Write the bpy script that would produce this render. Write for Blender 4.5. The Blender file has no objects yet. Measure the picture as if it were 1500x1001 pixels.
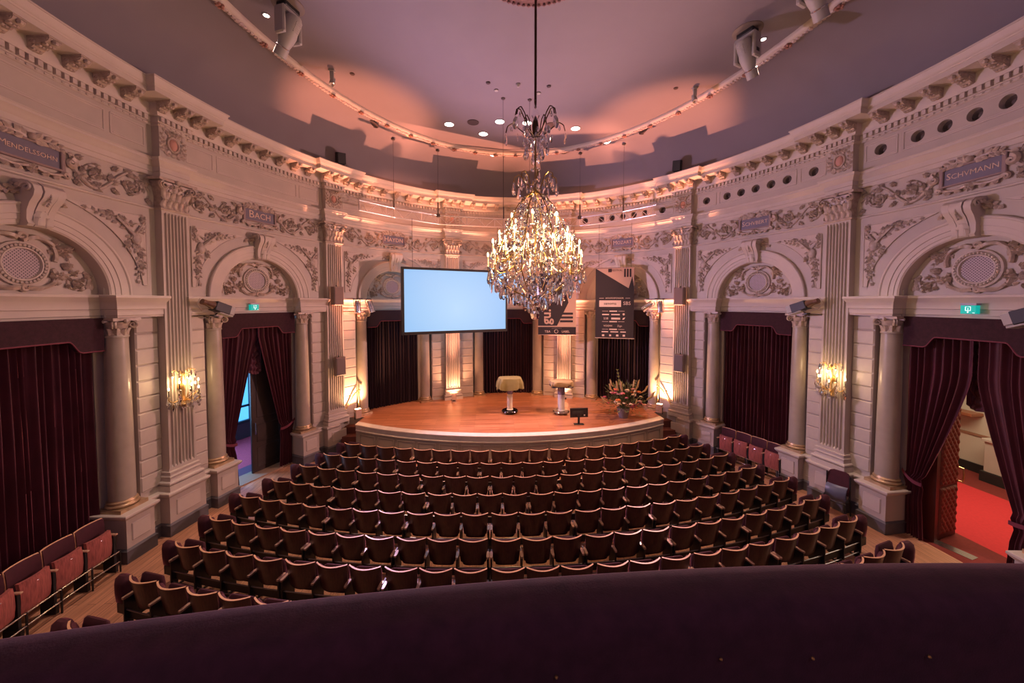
import bpy, math, random
import numpy as np
from mathutils import Vector, Matrix
random.seed(7)
PI = math.pi
SC = bpy.context.scene
COL = SC.collection
# ------------------------------------------------------------------ camera
F_PX = 538.4
cam_d = bpy.data.cameras.new('camera'); cam = bpy.data.objects.new('camera', cam_d); COL.objects.link(cam)
cam.location = (-0.642, -5.311, 4.212)
cam.rotation_euler = (PI/2 - 0.0374, 0, -0.0578)
cam_d.sensor_fit = 'HORIZONTAL'; cam_d.sensor_width = 36; cam_d.lens = F_PX/1500*36
cam_d.shift_y = -36.6/1500; cam_d.clip_start = 0.02; cam_d.clip_end = 200
SC.camera = cam
# ------------------------------------------------------------------ world (dim, only seen through openings) and exposure
w = bpy.data.worlds.new('world'); SC.world = w; w.use_nodes = True
w.node_tree.nodes['Background'].inputs[0].default_value = (0.01, 0.01, 0.012, 1)
w.node_tree.nodes['Background'].inputs[1].default_value = 0.2
SC.view_settings.view_transform = 'Standard'; SC.view_settings.look = 'None'
SC.view_settings.exposure = 0.14; SC.view_settings.gamma = 1.0
SC.view_settings.use_curve_mapping = False

def light(name, kind, loc, energy, color, size=0.1, aim=None, spot=60, blend=0.5, sy=None):
    l = bpy.data.lights.new(name, kind); l.energy = energy; l.color = color
    if kind == 'AREA':
        l.size = size
        if sy: l.shape = 'RECTANGLE'; l.size_y = sy
    else: l.shadow_soft_size = size
    if kind == 'SPOT': l.spot_size = math.radians(spot); l.spot_blend = blend
    o = bpy.data.objects.new(name, l); COL.objects.link(o); o.location = loc
    if aim is not None:
        o.rotation_euler = (Vector(aim) - Vector(loc)).to_track_quat('-Z', 'Y').to_euler()
    return o
PURPLE = (0.62, 0.40, 1.0); SALMON = (1.0, 0.32, 0.18); WARM = (1.0, 0.62, 0.30); PINK = (1.0, 0.55, 0.62)
# stage lamps (the chrome cans beside the stage) washing the hall, each across to the opposite wall
light('stage_wash_lamp', 'SPOT', (-4.05, 5.45, 4.3), 1650, (0.80, 0.52, 0.86), 0.10, (4.5, -1.0, 5.0), 140, 0.6)
light('stage_wash_lamp', 'SPOT', (4.05, 5.45, 4.3), 1650, (1.0, 0.51, 0.50), 0.10, (-4.5, -1.0, 5.0), 140, 0.6)
# ceiling spots: two on the stage floor, four on the far wall (salmon gels)
for sx in (-1, 1):
    light('ceiling_spot_light', 'SPOT', (4.0*sx, 3.0, 8.95), 2700, (1.0, 0.46, 0.25), 0.06, (1.2*sx, 6.0, 0.8), 52, 0.8)
    light('ceiling_spot_light', 'SPOT', (4.05*sx, 3.15, 8.9), 620, SALMON, 0.06, (2.6*sx, 8.0, 5.9), 50, 0.5)
    light('ceiling_spot_light', 'SPOT', (1.3*sx, 4.4, 9.05), 260, SALMON, 0.06, (-1.2*sx, 8.0, 5.4), 56, 0.5)
light('added_balcony_fill', 'POINT', (0, -6.6, 6.6), 90, (0.62, 0.48, 1.0), 0.3)  # unseen purple fill, added behind the balcony to lift ceiling and coves
# ------------------------------------------------------------------ wall path: an ellipse, s = arc length from the middle of the far wall
EA, EB = 6.6, 8.067
_T = np.linspace(-PI, PI, 8001)
_S = np.concatenate([[0], np.cumsum(np.hypot(np.diff(EA*np.sin(_T)), np.diff(EB*np.cos(_T))))]); _S -= _S[4000]
S_END = float(_S[-1])
def wmap(s, d, z):
    s = np.asarray(s, float); d = np.asarray(d, float); z = np.asarray(z, float)
    t = np.interp(s, _S, _T); nx = np.sin(t)/EA; ny = np.cos(t)/EB; l = np.hypot(nx, ny)
    return np.stack([EA*np.sin(t) + nx/l*d, EB*np.cos(t) + ny/l*d, z + 0*s], -1)
def wframe(s, d=0.0, z=0.0):
    """matrix: local x along wall (+s), local y into the wall, z up"""
    t = float(np.interp(s, _S, _T)); n = Vector((math.sin(t)/EA, math.cos(t)/EB, 0)).normalized()
    p = wmap([s], [d], [z])[0]
    m = Matrix.Identity(4); x = Vector((n.y, -n.x, 0))
    for i in range(3): m[i][0] = x[i]; m[i][1] = n[i]; m[i][3] = p[i]
    return m
# ------------------------------------------------------------------ materials
MATS = {}
def lin(c): return tuple(((x/255)/12.92 if x/255 <= .04045 else ((x/255+.055)/1.055)**2.4) for x in c)
def mat(name, col, rough=0.6, metal=0.0, var=0.0, vscale=6.0, bump=0.0, bscale=40.0, emit=None, es=0.0, sheen=0.0, spec=0.5, trans=0.0, coat=0.0, col2=None, aniso=None, ior=1.45):
    if name in MATS: return MATS[name]
    m = bpy.data.materials.new(name); m.use_nodes = True; nt = m.node_tree; b = nt.nodes['Principled BSDF']
    b.inputs['Base Color'].default_value = (*col, 1); b.inputs['Roughness'].default_value = rough
    b.inputs['Metallic'].default_value = metal; b.inputs['Specular IOR Level'].default_value = spec
    b.inputs['Transmission Weight'].default_value = trans; b.inputs['Coat Weight'].default_value = coat; b.inputs['IOR'].default_value = ior
    b.inputs['Sheen Weight'].default_value = sheen
    if sheen: b.inputs['Sheen Tint'].default_value = (1.0, .32, .36, 1); b.inputs['Sheen Roughness'].default_value = .28
    if emit: b.inputs['Emission Color'].default_value = (*emit, 1); b.inputs['Emission Strength'].default_value = es
    if var or bump or aniso:
        tc = nt.nodes.new('ShaderNodeTexCoord'); mp = nt.nodes.new('ShaderNodeMapping'); nt.links.new(tc.outputs['Object'], mp.inputs[0])
        if aniso: mp.inputs['Scale'].default_value = aniso
    if var:
        n = nt.nodes.new('ShaderNodeTexNoise'); n.inputs['Scale'].default_value = vscale; n.inputs['Detail'].default_value = 6
        nt.links.new(mp.outputs[0], n.inputs['Vector'])
        r = nt.nodes.new('ShaderNodeValToRGB'); r.color_ramp.elements[0].position = .3; r.color_ramp.elements[1].position = .7
        c2 = col2 or tuple(x*(1-var) for x in col)
        r.color_ramp.elements[0].color = (*c2, 1); r.color_ramp.elements[1].color = (*[min(1, x*(1+var*.6)) for x in col], 1)
        nt.links.new(n.outputs[0], r.inputs[0]); nt.links.new(r.outputs[0], b.inputs['Base Color'])
    if bump:
        n2 = nt.nodes.new('ShaderNodeTexNoise'); n2.inputs['Scale'].default_value = bscale; n2.inputs['Detail'].default_value = 4
        nt.links.new(mp.outputs[0], n2.inputs['Vector'])
        bp = nt.nodes.new('ShaderNodeBump'); bp.inputs['Strength'].default_value = bump; bp.inputs['Distance'].default_value = .01
        nt.links.new(n2.outputs[0], bp.inputs['Height']); nt.links.new(bp.outputs[0], b.inputs['Normal'])
    MATS[name] = m; return m
def plank_mat(name, c1, c2, rough, pw, pl, rot=0.0, gap=(.03, .012, .006), coat=0.0):
    m = bpy.data.materials.new(name); m.use_nodes = True; nt = m.node_tree; b = nt.nodes['Principled BSDF']; L = nt.links.new
    tc = nt.nodes.new('ShaderNodeTexCoord'); mp = nt.nodes.new('ShaderNodeMapping'); mp.inputs['Rotation'].default_value = (0, 0, rot)
    L(tc.outputs['Object'], mp.inputs[0])
    br = nt.nodes.new('ShaderNodeTexBrick'); br.offset = .37; br.inputs['Scale'].default_value = 1
    br.inputs['Brick Width'].default_value = pl; br.inputs['Row Height'].default_value = pw; br.inputs['Mortar Size'].default_value = .0022
    br.inputs['Color1'].default_value = (*c1, 1); br.inputs['Color2'].default_value = (*c2, 1); br.inputs['Mortar'].default_value = (*gap, 1)
    L(mp.outputs[0], br.inputs['Vector'])
    m2 = nt.nodes.new('ShaderNodeMapping'); m2.inputs['Scale'].default_value = (1.2, 22, 1); L(mp.outputs[0], m2.inputs[0])
    n = nt.nodes.new('ShaderNodeTexNoise'); n.inputs['Scale'].default_value = 2.2; n.inputs['Detail'].default_value = 5; L(m2.outputs[0], n.inputs['Vector'])
    mx = nt.nodes.new('ShaderNodeMix'); mx.data_type = 'RGBA'; mx.blend_type = 'MULTIPLY'; mx.inputs[0].default_value = .55
    rr = nt.nodes.new('ShaderNodeValToRGB'); rr.color_ramp.elements[0].position = .3; rr.color_ramp.elements[0].color = (.35, .33, .31, 1); rr.color_ramp.elements[1].position = .65; rr.color_ramp.elements[1].color = (1.15, 1.1, 1.05, 1)
    L(n.outputs[0], rr.inputs[0]); L(br.outputs['Color'], mx.inputs[6]); L(rr.outputs[0], mx.inputs[7]); L(mx.outputs[2], b.inputs['Base Color'])
    b.inputs['Roughness'].default_value = rough; b.inputs['Coat Weight'].default_value = coat; b.inputs['Coat Roughness'].default_value = .25
    bp = nt.nodes.new('ShaderNodeBump'); bp.inputs['Strength'].default_value = .25; bp.inputs['Distance'].default_value = .003; L(br.outputs['Fac'], bp.inputs['Height']); bp.invert = True
    L(bp.outputs[0], b.inputs['Normal']); MATS[name] = m; return m
CREAM = mat('cream_paint', (.44, .385, .325), .5, var=.06, vscale=3)
CREAM2 = mat('cream_paint_light', (.50, .44, .375), .55, var=.05, vscale=4)
STONE = mat('ashlar_paint', (.48, .42, .35), .5, var=.09, vscale=5)
RELIEF = mat('relief_plaster', (.40, .335, .28), .45, var=.25, vscale=14)
RELIEF2 = mat('relief_plaster_warm', (.42, .34, .27), .4, var=.25, vscale=16)
COLM = mat('column_marbling', (.36, .31, .25), .3, var=.1, vscale=4)
GILT = mat('aged_gilding', (.50, .35, .20), .35, metal=.55, var=.2, vscale=12)
SKIRT = mat('grey_skirting', (.105, .10, .105), .45, var=.15)
TAN = mat('carved_ground', (.50, .43, .37), .6)
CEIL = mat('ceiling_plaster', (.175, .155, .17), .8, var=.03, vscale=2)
STAGEV = mat('stage_velvet', (.022, .008, .016), .85, sheen=.35, var=.2, vscale=3)
VELVET = mat('burgundy_velvet', (.078, .013, .024), .6, sheen=1.0, var=.25, vscale=3)
VELVET_D = mat('burgundy_pelmet', (.032, .007, .013), .9, sheen=.15, var=.3, vscale=20, bump=.3, bscale=160)
PIPING = mat('velvet_piping', (.13, .018, .035), .7, sheen=.4)
SEATV = mat('seat_velvet', (.055, .009, .016), .85, sheen=.5, var=.2, vscale=10)
VENEER = mat('seat_veneer', (.070, .024, .018), .38, var=.35, vscale=5, aniso=(12, 12, 1.2), coat=.25)
VENEER_L = mat('seat_veneer_red', (.34, .10, .085), .35, var=.4, vscale=5, aniso=(14, 14, 1.2), coat=.2)
RIM = mat('pale_wood_edge', (.62, .36, .20), .4)
ARM = mat('armrest_wood', (.50, .31, .20), .18, coat=.6, var=.2, vscale=10)
BLACK = mat('black_steel', (.012, .012, .013), .45)
BLACKG = mat('black_plastic', (.012, .012, .013), .5)
STEEL = mat('bright_steel', (.62, .62, .64), .22, metal=1)
ALU = mat('truss_aluminium', (.62, .60, .58), .35, metal=.9)
BRASS = mat('old_brass', (.62, .42, .18), .35, metal=1, var=.2, vscale=20)
GREYP = mat('grey_housing', (.33, .31, .28), .5)
FLOORM = plank_mat('floor_boards', (.50, .25, .14), (.60, .31, .18), .38, .11, 1.4, PI/2, coat=.15)
STAGEM = plank_mat('stage_boards', (.34, .13, .06), (.52, .235, .12), .33, .075, 1.1, 0, coat=.2)
# ------------------------------------------------------------------ mesh builder
class G:
    def __init__(s): s.v = []; s.f = []; s.n = 0
    def add(s, V, Fc):
        V = np.asarray(V, float).reshape(-1, 3); o = s.n
        s.v.append(V); s.f += [tuple(i + o for i in f) for f in Fc]; s.n += len(V); return s
    def merge(s, g, fn=None):
        V = np.concatenate(g.v); V = fn(V) if fn else V; return s.add(V, g.f)
    def box(s, x0, x1, y0, y1, z0, z1, bev=0.0):
        if not bev:
            V = [(x, y, z) for x in (x0, x1) for y in (y0, y1) for z in (z0, z1)]
            return s.add(V, [(0, 1, 3, 2), (4, 6, 7, 5), (0, 4, 5, 1), (2, 3, 7, 6), (0, 2, 6, 4), (1, 5, 7, 3)])
        b = bev; c = [(x0, x1), (y0, y1), (z0, z1)]; V = []; idx = {}
        for sx in (0, 1):
            for sy in (0, 1):
                for sz in (0, 1):
                    for a in range(3):
                        p = [c[0][sx], c[1][sy], c[2][sz]]; q = [sx, sy, sz]
                        for k in range(3):
                            if k != a: p[k] += b if q[k] == 0 else -b
                        idx[(sx, sy, sz, a)] = len(V); V.append(p)
        Fc = []
        for a in range(3):
            o1, o2 = [(1, 2), (2, 0), (0, 1)][a]
            for sd in (0, 1):
                loop = []
                for (i, j) in ((0, 0), (1, 0), (1, 1), (0, 1)):
                    k = [0, 0, 0]; k[a] = sd; k[o1] = i; k[o2] = j; loop.append(idx[(*k, a)])
                Fc.append(tuple(loop) if sd else tuple(loop[::-1]))
        for a in range(3):
            o1, o2 = [(1, 2), (2, 0), (0, 1)][a]
            for i in (0, 1):
                for j in (0, 1):
                    def K(e, ax):
                        k = [0, 0, 0]; k[a] = e; k[o1] = i; k[o2] = j; return idx[(*k, ax)]
                    f = (K(0, o1), K(1, o1), K(1, o2), K(0, o2)); Fc.append(f if (i ^ j) else f[::-1])
        for k in [(x, y, z) for x in (0, 1) for y in (0, 1) for z in (0, 1)]:
            f = (idx[(*k, 0)], idx[(*k, 1)], idx[(*k, 2)]); Fc.append(f if (sum(k) % 2) else f[::-1])
        return s.add(V, Fc)
    def grid(s, P, close_u=False, close_v=False, flip=False):
        P = np.asarray(P, float); nu, nv = P.shape[:2]; Fc = []
        for i in range(nu if close_u else nu-1):
            i2 = (i+1) % nu
            for j in range(nv if close_v else nv-1):
                j2 = (j+1) % nv; f = (i*nv+j, i2*nv+j, i2*nv+j2, i*nv+j2); Fc.append(f[::-1] if flip else f)
        return s.add(P.reshape(-1, 3), Fc)
    def lathe(s, prof, n=24, c=(0, 0, 0), cap=True):
        a = np.arange(n)/n*2*PI; p = np.asarray(prof, float)
        P = np.stack([c[0] + np.cos(a)[:, None]*p[:, 0], c[1] + np.sin(a)[:, None]*p[:, 0], c[2] + 0*a[:, None] + p[:, 1]], -1)
        s.grid(P, close_u=True)
        if cap:
            o = s.n
            for (k, fl) in ((0, True), (len(p)-1, False)):
                if p[k, 0] > 1e-5:
                    V = P[:, k]; f = tuple(range(n)); s.add(V, [f[::-1] if fl else f])
        return s
    def tube(s, pts, r, n=6, cap=True, flat=None):
        P = np.asarray(pts, float); m = len(P); r = np.broadcast_to(np.asarray(r, float), (m,))
        T = np.gradient(P, axis=0); T /= np.linalg.norm(T, axis=1)[:, None] + 1e-12
        up = np.array([0, 0, 1.]) if abs(T[0, 2]) < .9 else np.array([1., 0, 0])
        N = []; u = up - T[0]*np.dot(up, T[0]); u /= np.linalg.norm(u)
        for i in range(m):
            u = u - T[i]*np.dot(u, T[i]); u /= np.linalg.norm(u) + 1e-12; N.append(u)
        N = np.array(N); Bn = np.cross(T, N); a = np.arange(n)/n*2*PI
        ring = P[:, None] + r[:, None, None]*(np.cos(a)[None, :, None]*N[:, None] + np.sin(a)[None, :, None]*Bn[:, None])
        s.grid(ring, close_v=True, flip=True)
        if cap: s.add(ring[0], [tuple(range(n))]); s.add(ring[-1], [tuple(range(n))[::-1]])
        return s
    def prism(s, poly, y0, y1, axis='y'):
        """poly of (a,b) pairs; extruded along an axis. axis y: (x,z); axis x: (y,z); axis z: (x,y)"""
        n = len(poly)
        mk = {'y': lambda a, b, t: (a, t, b), 'x': lambda a, b, t: (t, a, b), 'z': lambda a, b, t: (a, b, t)}[axis]
        V = [mk(a, b, y0) for a, b in poly] + [mk(a, b, y1) for a, b in poly]
        Fc = [tuple(range(n))[::-1], tuple(range(n, 2*n))] + [(i, (i+1) % n, n+(i+1) % n, n+i) for i in range(n)]
        if axis == 'y': Fc = [f[::-1] for f in Fc]
        return s.add(V, Fc)
    def ball(s, c, r, n=8, m=5, sc=(1, 1, 1)):
        a = np.arange(n)/n*2*PI; b = np.linspace(-PI/2, PI/2, m+1)[1:-1]
        P = np.stack([np.cos(a)[:, None]*np.cos(b), np.sin(a)[:, None]*np.cos(b), 0*a[:, None]+np.sin(b)], -1)*r*np.asarray(sc) + np.asarray(c)
        s.grid(P, close_u=True)
        for k, z, fl in ((0, -1, True), (m-2, 1, False)):
            V = list(P[:, k]) + [np.asarray(c) + np.array([0, 0, z*r*sc[2]])]
            s.add(V, [((i+1) % n, i, n) if fl else (i, (i+1) % n, n) for i in range(n)])
        return s
    def mesh(s, name, smooth=35):
        me = bpy.data.meshes.new(name); V = np.concatenate(s.v)
        me.from_pydata(V.tolist(), [], s.f); me.update()
        if smooth:
            me.shade_smooth(); me.set_sharp_from_angle(angle=math.radians(smooth))
        return me
    def obj(s, name, material, parent=None, smooth=35, fn=None, local=False):
        if fn is not None: s.v = [fn(np.concatenate(s.v))]
        return link(name, s.mesh(name, smooth), material, parent, local=local)
def link(name, me, material, parent=None, local=True, M=None):
    o = bpy.data.objects.new(name, me); COL.objects.link(o)
    if material is not None and len(me.materials) == 0: me.materials.append(material)
    if parent is not None:
        o.parent = parent
        if not local: o.matrix_parent_inverse = wmat(parent).inverted()
    if M is not None: o.matrix_basis = M
    return o
def wmat(o):
    m = o.matrix_basis.copy(); p = o
    while p.parent is not None:
        m = p.parent.matrix_basis @ p.matrix_parent_inverse @ m; p = p.parent
    return m
def tag(o, label=None, cat=None, group=None, kind=None):
    if label: o['label'] = label
    if cat: o['category'] = cat
    if group: o['group'] = group
    if kind: o['kind'] = kind
    return o
def empty(name, loc=(0, 0, 0), rz=0.0, label=None, cat=None, group=None, kind=None, M=None):
    o = bpy.data.objects.new(name, None); COL.objects.link(o); o.empty_display_size = .1
    if M is not None: o.matrix_basis = M
    else: o.location = loc; o.rotation_euler = (0, 0, rz)
    return tag(o, label, cat, group, kind)
def text_mesh(body, size, depth=0.003, align='CENTER', bold=0.0):
    c = bpy.data.curves.new('lettering', 'FONT'); c.body = body; c.size = size; c.extrude = depth; c.align_x = align; c.align_y = 'CENTER'; c.offset = bold; c.resolution_u = 2
    o = bpy.data.objects.new('tmp', c); COL.objects.link(o)
    dg = bpy.context.evaluated_depsgraph_get(); me = bpy.data.meshes.new_from_object(o.evaluated_get(dg)); me.name = 'lettering'
    bpy.data.objects.remove(o); me.materials.clear(); return me
def subdiv_path(path, step=.16):
    out = [path[0]]
    for a, b in zip(path[:-1], path[1:]):
        n = max(1, int(math.ceil(abs(b[0]-a[0])/step)))
        for k in range(1, n+1): out.append((a[0]+(b[0]-a[0])*k/n, a[1]+(b[1]-a[1])*k/n))
    return out
def sweep(g, path, prof, sc, step=.16):
    """moulding: path = axis-aligned plan polyline [(u,d)], u increasing; prof = [(e,z)] with e = projection into the room"""
    nr = []
    for a, b in zip(path[:-1], path[1:]):
        if abs(b[0]-a[0]) > abs(b[1]-a[1]): nr.append((0, -1))
        else: nr.append((-1, 0) if b[1] < a[1] else (1, 0))
    rows = []
    for e, z in prof:
        q = []
        for i, p in enumerate(path):
            ns = []
            if i > 0: ns.append(nr[i-1])
            if i < len(nr): ns.append(nr[i])
            if len(ns) == 2 and ns[0] == ns[1]: ns = ns[:1]
            q.append((p[0]+e*sum(n[0] for n in ns), p[1]+e*sum(n[1] for n in ns)))
        # subdivide by the count of the base path so that rows match
        out = [q[0]]
        for (a0, b0), (a, b) in zip(zip(path[:-1], path[1:]), zip(q[:-1], q[1:])):
            n = max(1, int(math.ceil(abs(b0[0]-a0[0])/step)))
            for k in range(1, n+1): out.append((a[0]+(b[0]-a[0])*k/n, a[1]+(b[1]-a[1])*k/n))
        o = np.array(out); rows.append(wmap(sc+o[:, 0], o[:, 1], np.full(len(o), z)))
    g.grid(np.array(rows), flip=True); return g
# ================================================================== WALLS
WD = 0.15                                   # wall face lies this far behind the pilaster faces
HWP = 0.235                                 # half width of a pilaster shaft
PIL = [-9.686, -5.951, -2.018, 2.018, 5.951, 9.686]
BAYS = [(-11.548, 1.862), (-7.8185, 1.8675), (-3.9845, 1.9665), (0.0, 2.018), (3.9845, 1.9665), (7.8185, 1.8675), (11.548, 1.862)]
BNAME = ['MENDELSSOHN', 'BACH', 'HAYDN', '', 'MOZART', 'SCHVBERT', 'SCHVMANN']
STAGE_Z = 0.80
wall_left = empty('wall_left', kind='structure'); wall_back = empty('wall_back', kind='structure'); wall_right = empty('wall_right', kind='structure')
def wall_of(i): return wall_left if i < 2 else (wall_back if i < 5 else wall_right)
def bmap(sc, d0):
    return lambda V: wmap(sc + V[:, 0], d0 - V[:, 1], V[:, 2])     # local ornament coords (u, e, z) -> world
# ---- ornament pieces, all in (u, e, z)
def leaf(g, x, z, ang, L, W, H=.02, curl=0.0):
    c, s = math.cos(ang), math.sin(ang); pts = []; L *= 1.25; W *= 1.55; H *= 1.5
    for (a, b, h) in ((0, 0, .3), (.35, .5, .35), (.35, -.5, .35), (.4, 0, 1), (.75, .32, .3), (.75, -.32, .3), (.8, 0, .8), (1.0, curl, .5), (-.02, 0, -.3)):
        xx, zz = a*L, b*W + curl*L*a*a*.6; pts.append((x + c*xx - s*zz, max(h, 0)*H, z + s*xx + c*zz))
    g.add(pts, [(0, 3, 1), (0, 2, 3), (1, 3, 6, 4), (3, 2, 5, 6), (4, 6, 7), (6, 5, 7)])
def spiral(x, z, r0, r1, a0, turns, n=26):
    t = np.linspace(0, 1, n); a = a0 + turns*2*PI*t; r = r0 + (r1-r0)*t**.8
    return np.stack([x + r*np.cos(a), 0*t, z + r*np.sin(a)], -1)
def stem(g, P, r0, r1, n=5): g.tube(P, np.linspace(r0, r1, len(P))*1.4, n)
def rosette(g, x, z, r, k=6, H=.03):
    for i in range(k): leaf(g, x, z, i*2*PI/k + .3, r*.85, r*.55, H)
    g.ball((x, H*.7, z), r*.28, 6, 4)
def acan(g, x, z, ang, L, W, H=.03, curl=0.0):
    for da, f in ((0, 1.0), (.5, .8), (-.5, .8), (1.0, .55), (-1.0, .55)):
        leaf(g, x, z, ang + da, L*f*.8, W*.42*f, H*(1.2 if da == 0 else 1), curl)
def scroll(g, x, z, r, a0, sgn, leaves=8, rad=.022):
    P = spiral(x, z, r, r*.34, a0, sgn*1.3, 30); P[:, 1] = np.linspace(0, .02, 30); stem(g, P, rad, rad*.6, 6)
    for i in range(leaves):
        k = int(i/leaves*22); p = P[k]; q = P[k+1]; a = math.atan2(q[2]-p[2], q[0]-p[0])
        acan(g, p[0], p[2], a - sgn*(.8 if i % 2 == 0 else -.55), r*(.55 if i % 2 == 0 else .38), r*.5, .032, curl=.3*sgn)
    rosette(g, x, z, r*.52, 7, .05)
def branch(g, P, r=.01, k=7, L=.09, W=.045):
    P = np.asarray(P, float); stem(g, P, r, r*.4)
    for i in range(k):
        j = int((i+.6)/(k+.6)*(len(P)-1)); p = P[j]; q = P[min(j+1, len(P)-1)]; a = math.atan2(q[2]-p[2], q[0]-p[0]) if j+1 < len(P) else a
        leaf(g, p[0], p[2], a + (.75 if i % 2 else -.75), L*(1-.35*i/k), W*(1-.3*i/k), .022)
    leaf(g, P[-1][0], P[-1][2], a, L*.8, W)
def bez(p0, p1, p2, n=12):
    t = np.linspace(0, 1, n)[:, None]; p0, p1, p2 = [np.array([p[0], 0, p[1]], float) for p in (p0, p1, p2)]
    return (1-t)**2*p0 + 2*t*(1-t)*p1 + t*t*p2
def frieze_ornament(hb):
    g = G(); zc = 6.18
    for m in (1, -1):
        w = (hb - .33 - .48)/2
        x = np.linspace(.46, hb-.30, 40); zz = zc - .20*np.cos(PI*(x-.50-w/2)/w); P = np.stack([m*x, 0*x+.01, zz], -1); stem(g, P, .024, .012, 6)
        for k in range(2):
            cx = m*(.50 + w*(k+.5)); sg = m*(1 if k else -1)
            scroll(g, cx, zc + (-.015 if k else .015), .165, (PI/2 if k else -PI/2), -sg if k else sg, 8, .020)
        for q in (.08, .30, .52, .72, .93):
            kx = int(q*38); p, p2 = P[kx], P[kx+1]; a = math.atan2(p2[2]-p[2], p2[0]-p[0])
            acan(g, p[0], p[2], a + .8, .13, .13, .035); acan(g, p[0], p[2], a - .8, .11, .12, .035)
        for (ux, uz, an) in ((.50+w*1.02, 6.36, .6), (.50+w*1.0, 6.02, -.6), (.50+w*1.92, 6.36, .8), (.50+w*1.95, 6.0, -.7), (.50+w*.1, 6.36, .5), (.50+w*.05, 6.0, -.5)):
            rosette(g, m*ux, uz, .045, 5, .03); acan(g, m*ux, uz, an if m > 0 else PI-an, .09, .09, .03)
    return g
def plaque_ornament():
    g = G()
    for m in (1, -1):
        branch(g, bez((m*.04, 6.395), (m*.2, 6.47), (m*.43, 6.37), 12), .018, 9, .10, .055)
        P = spiral(m*.455, 6.24, .075, .015, PI/2, -m*1.3, 16); P[:, 1] = .02; stem(g, P, .03, .014)
        P = spiral(m*.40, 6.025, .05, .012, PI*(0 if m < 0 else 1), -m*1.2, 14); P[:, 1] = .01; stem(g, P, .022, .010)
        for x in (.14, .27): leaf(g, m*x, 6.01, -PI/2 + m*.3, .06, .07, .03)
        P = bez((m*.05, 6.03), (m*.2, 5.97), (m*.38, 6.04), 9); P[:, 1] = .01; stem(g, P, .018, .014)
    g.ball((0, .03, 6.42), .05, 8, 5); rosette(g, 0, 6.0, .07)
    return g
def tympanum_ornament():
    g = G(); zc = 4.735
    for m in (1, -1):
        scroll(g, m*.62, 4.50, .13, PI/2, m*1, 7, .012)
        P = bez((m*.36, 4.48), (m*.46, 4.66), (m*.70, 4.66), 12); branch(g, P, .013, 8, .075, .04)
        P = bez((m*.30, 4.95), (m*.52, 5.0), (m*.56, 4.80), 10); branch(g, P, .012, 7, .07, .04)
        rosette(g, m*.44, 4.97, .085, 7, .05); rosette(g, m*.36, 4.60, .07, 6, .05)
        acan(g, m*.50, 4.98, PI/2 - m*.9, .15, .14, .04); acan(g, m*.36, 5.02, PI/2 - m*.3, .12, .12, .04); acan(g, m*.46, 4.72, PI/2 - m*1.1, .13, .13, .04); acan(g, m*.72, 4.62, PI/2 - m*1.5, .11, .11, .03)
        P = bez((m*.06, 5.085), (m*.2, 5.17), (m*.34, 5.02), 12); P[:, 1] = .03 + .02*np.sin(np.linspace(0, 9, 12)); stem(g, P, .03, .018)   # ribbon
        P = bez((m*.34, 5.02), (m*.40, 4.9), (m*.36, 4.80), 8); P[:, 1] = .03; stem(g, P, .018, .022)
        P = bez((m*.05, 4.42), (m*.22, 4.37), (m*.34, 4.50), 12); P[:, 1] = .025 + .02*np.sin(np.linspace(0, 8, 12)); stem(g, P, .028, .016)
        P = bez((m*.34, 4.70), (m*.40, 4.60), (m*.33, 4.47), 10); P[:, 1] = .02; stem(g, P, .02, .026)
        for k in range(3): leaf(g, m*(.74+.03*k), 4.42+.05*k, PI/2 - m*(.5-.3*k), .09, .045, .02)
        leaf(g, m*.82, 4.40, PI/2, .10, .05, .02)
    P = spiral(0, 5.11, .055, .015, -PI/2, 1.2, 16); P[:, 1] = .04; stem(g, P, .025, .014)
    P = spiral(.02, 4.41, .05, .012, PI/2, 1.2, 16); P[:, 1] = .03; stem(g, P, .022, .012)
    return g
def spandrel_ornament(m, hb):
    us = hb - .39; g = G(); cx, cz = us - .17, 5.30
    g.ball((m*cx, .02, cz), .095, 10, 6, (.85, .45, 1.15))                 # lute body
    P = bez((m*(cx-.03), cz+.05), (m*(cx-.16), cz+.18), (m*(cx-.28), cz+.29), 6); P[:, 1] = .03; stem(g, P, .022, .014)
    g.ball((m*(cx-.29), .03, cz+.30), .025, 6, 4)
    for (ax, az, an) in ((-.18, .26, 2.4), (-.34, .33, 2.8), (.06, -.22, -1.4), (.08, -.42, -1.6), (.10, .30, 1.2), (-.1, -.1, -2.3)): acan(g, m*(cx+ax), cz+az, an if m > 0 else PI-an, .11, .10, .03)
    P = spiral(m*(cx+.05), cz+.16, .11, .03, PI*(.9 if m > 0 else .1), -m*.8, 14); P[:, 1] = .015; stem(g, P, .014, .010)  # lyre arm
    P = bez((m*(cx+.12), cz+.28), (m*(cx+.02), cz+.12), (m*(cx-.1), cz-.02), 8); P[:, 1] = .02; stem(g, P, .012, .012)
    branch(g, bez((m*(cx-.1), cz+.14), (m*(cx-.35), cz+.30), (m*(cx-.66), cz+.345), 14), .011, 11, .085, .045)
    branch(g, bez((m*(cx-.05), cz+.2), (m*(cx-.2), cz+.33), (m*(cx-.42), cz+.33), 12), .010, 8, .08, .045)
    branch(g, bez((m*cx, cz-.08), (m*(cx+.08), cz-.36), (m*(cx+.03), cz-.68), 14), .011, 11, .085, .045)
    branch(g, bez((m*(cx+.05), cz-.05), (m*(cx+.13), cz-.3), (m*(cx+.10), cz-.55), 12), .010, 8, .07, .04)
    branch(g, bez((m*(cx+.08), cz+.1), (m*(cx+.14), cz+.22), (m*(cx+.11), cz+.36), 8), .009, 6, .07, .04)
    branch(g, bez((m*(cx-.08), cz+.02), (m*(cx-.16), cz-.06), (m*(cx-.10), cz-.18), 8), .009, 5, .07, .04)
    return g
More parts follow.
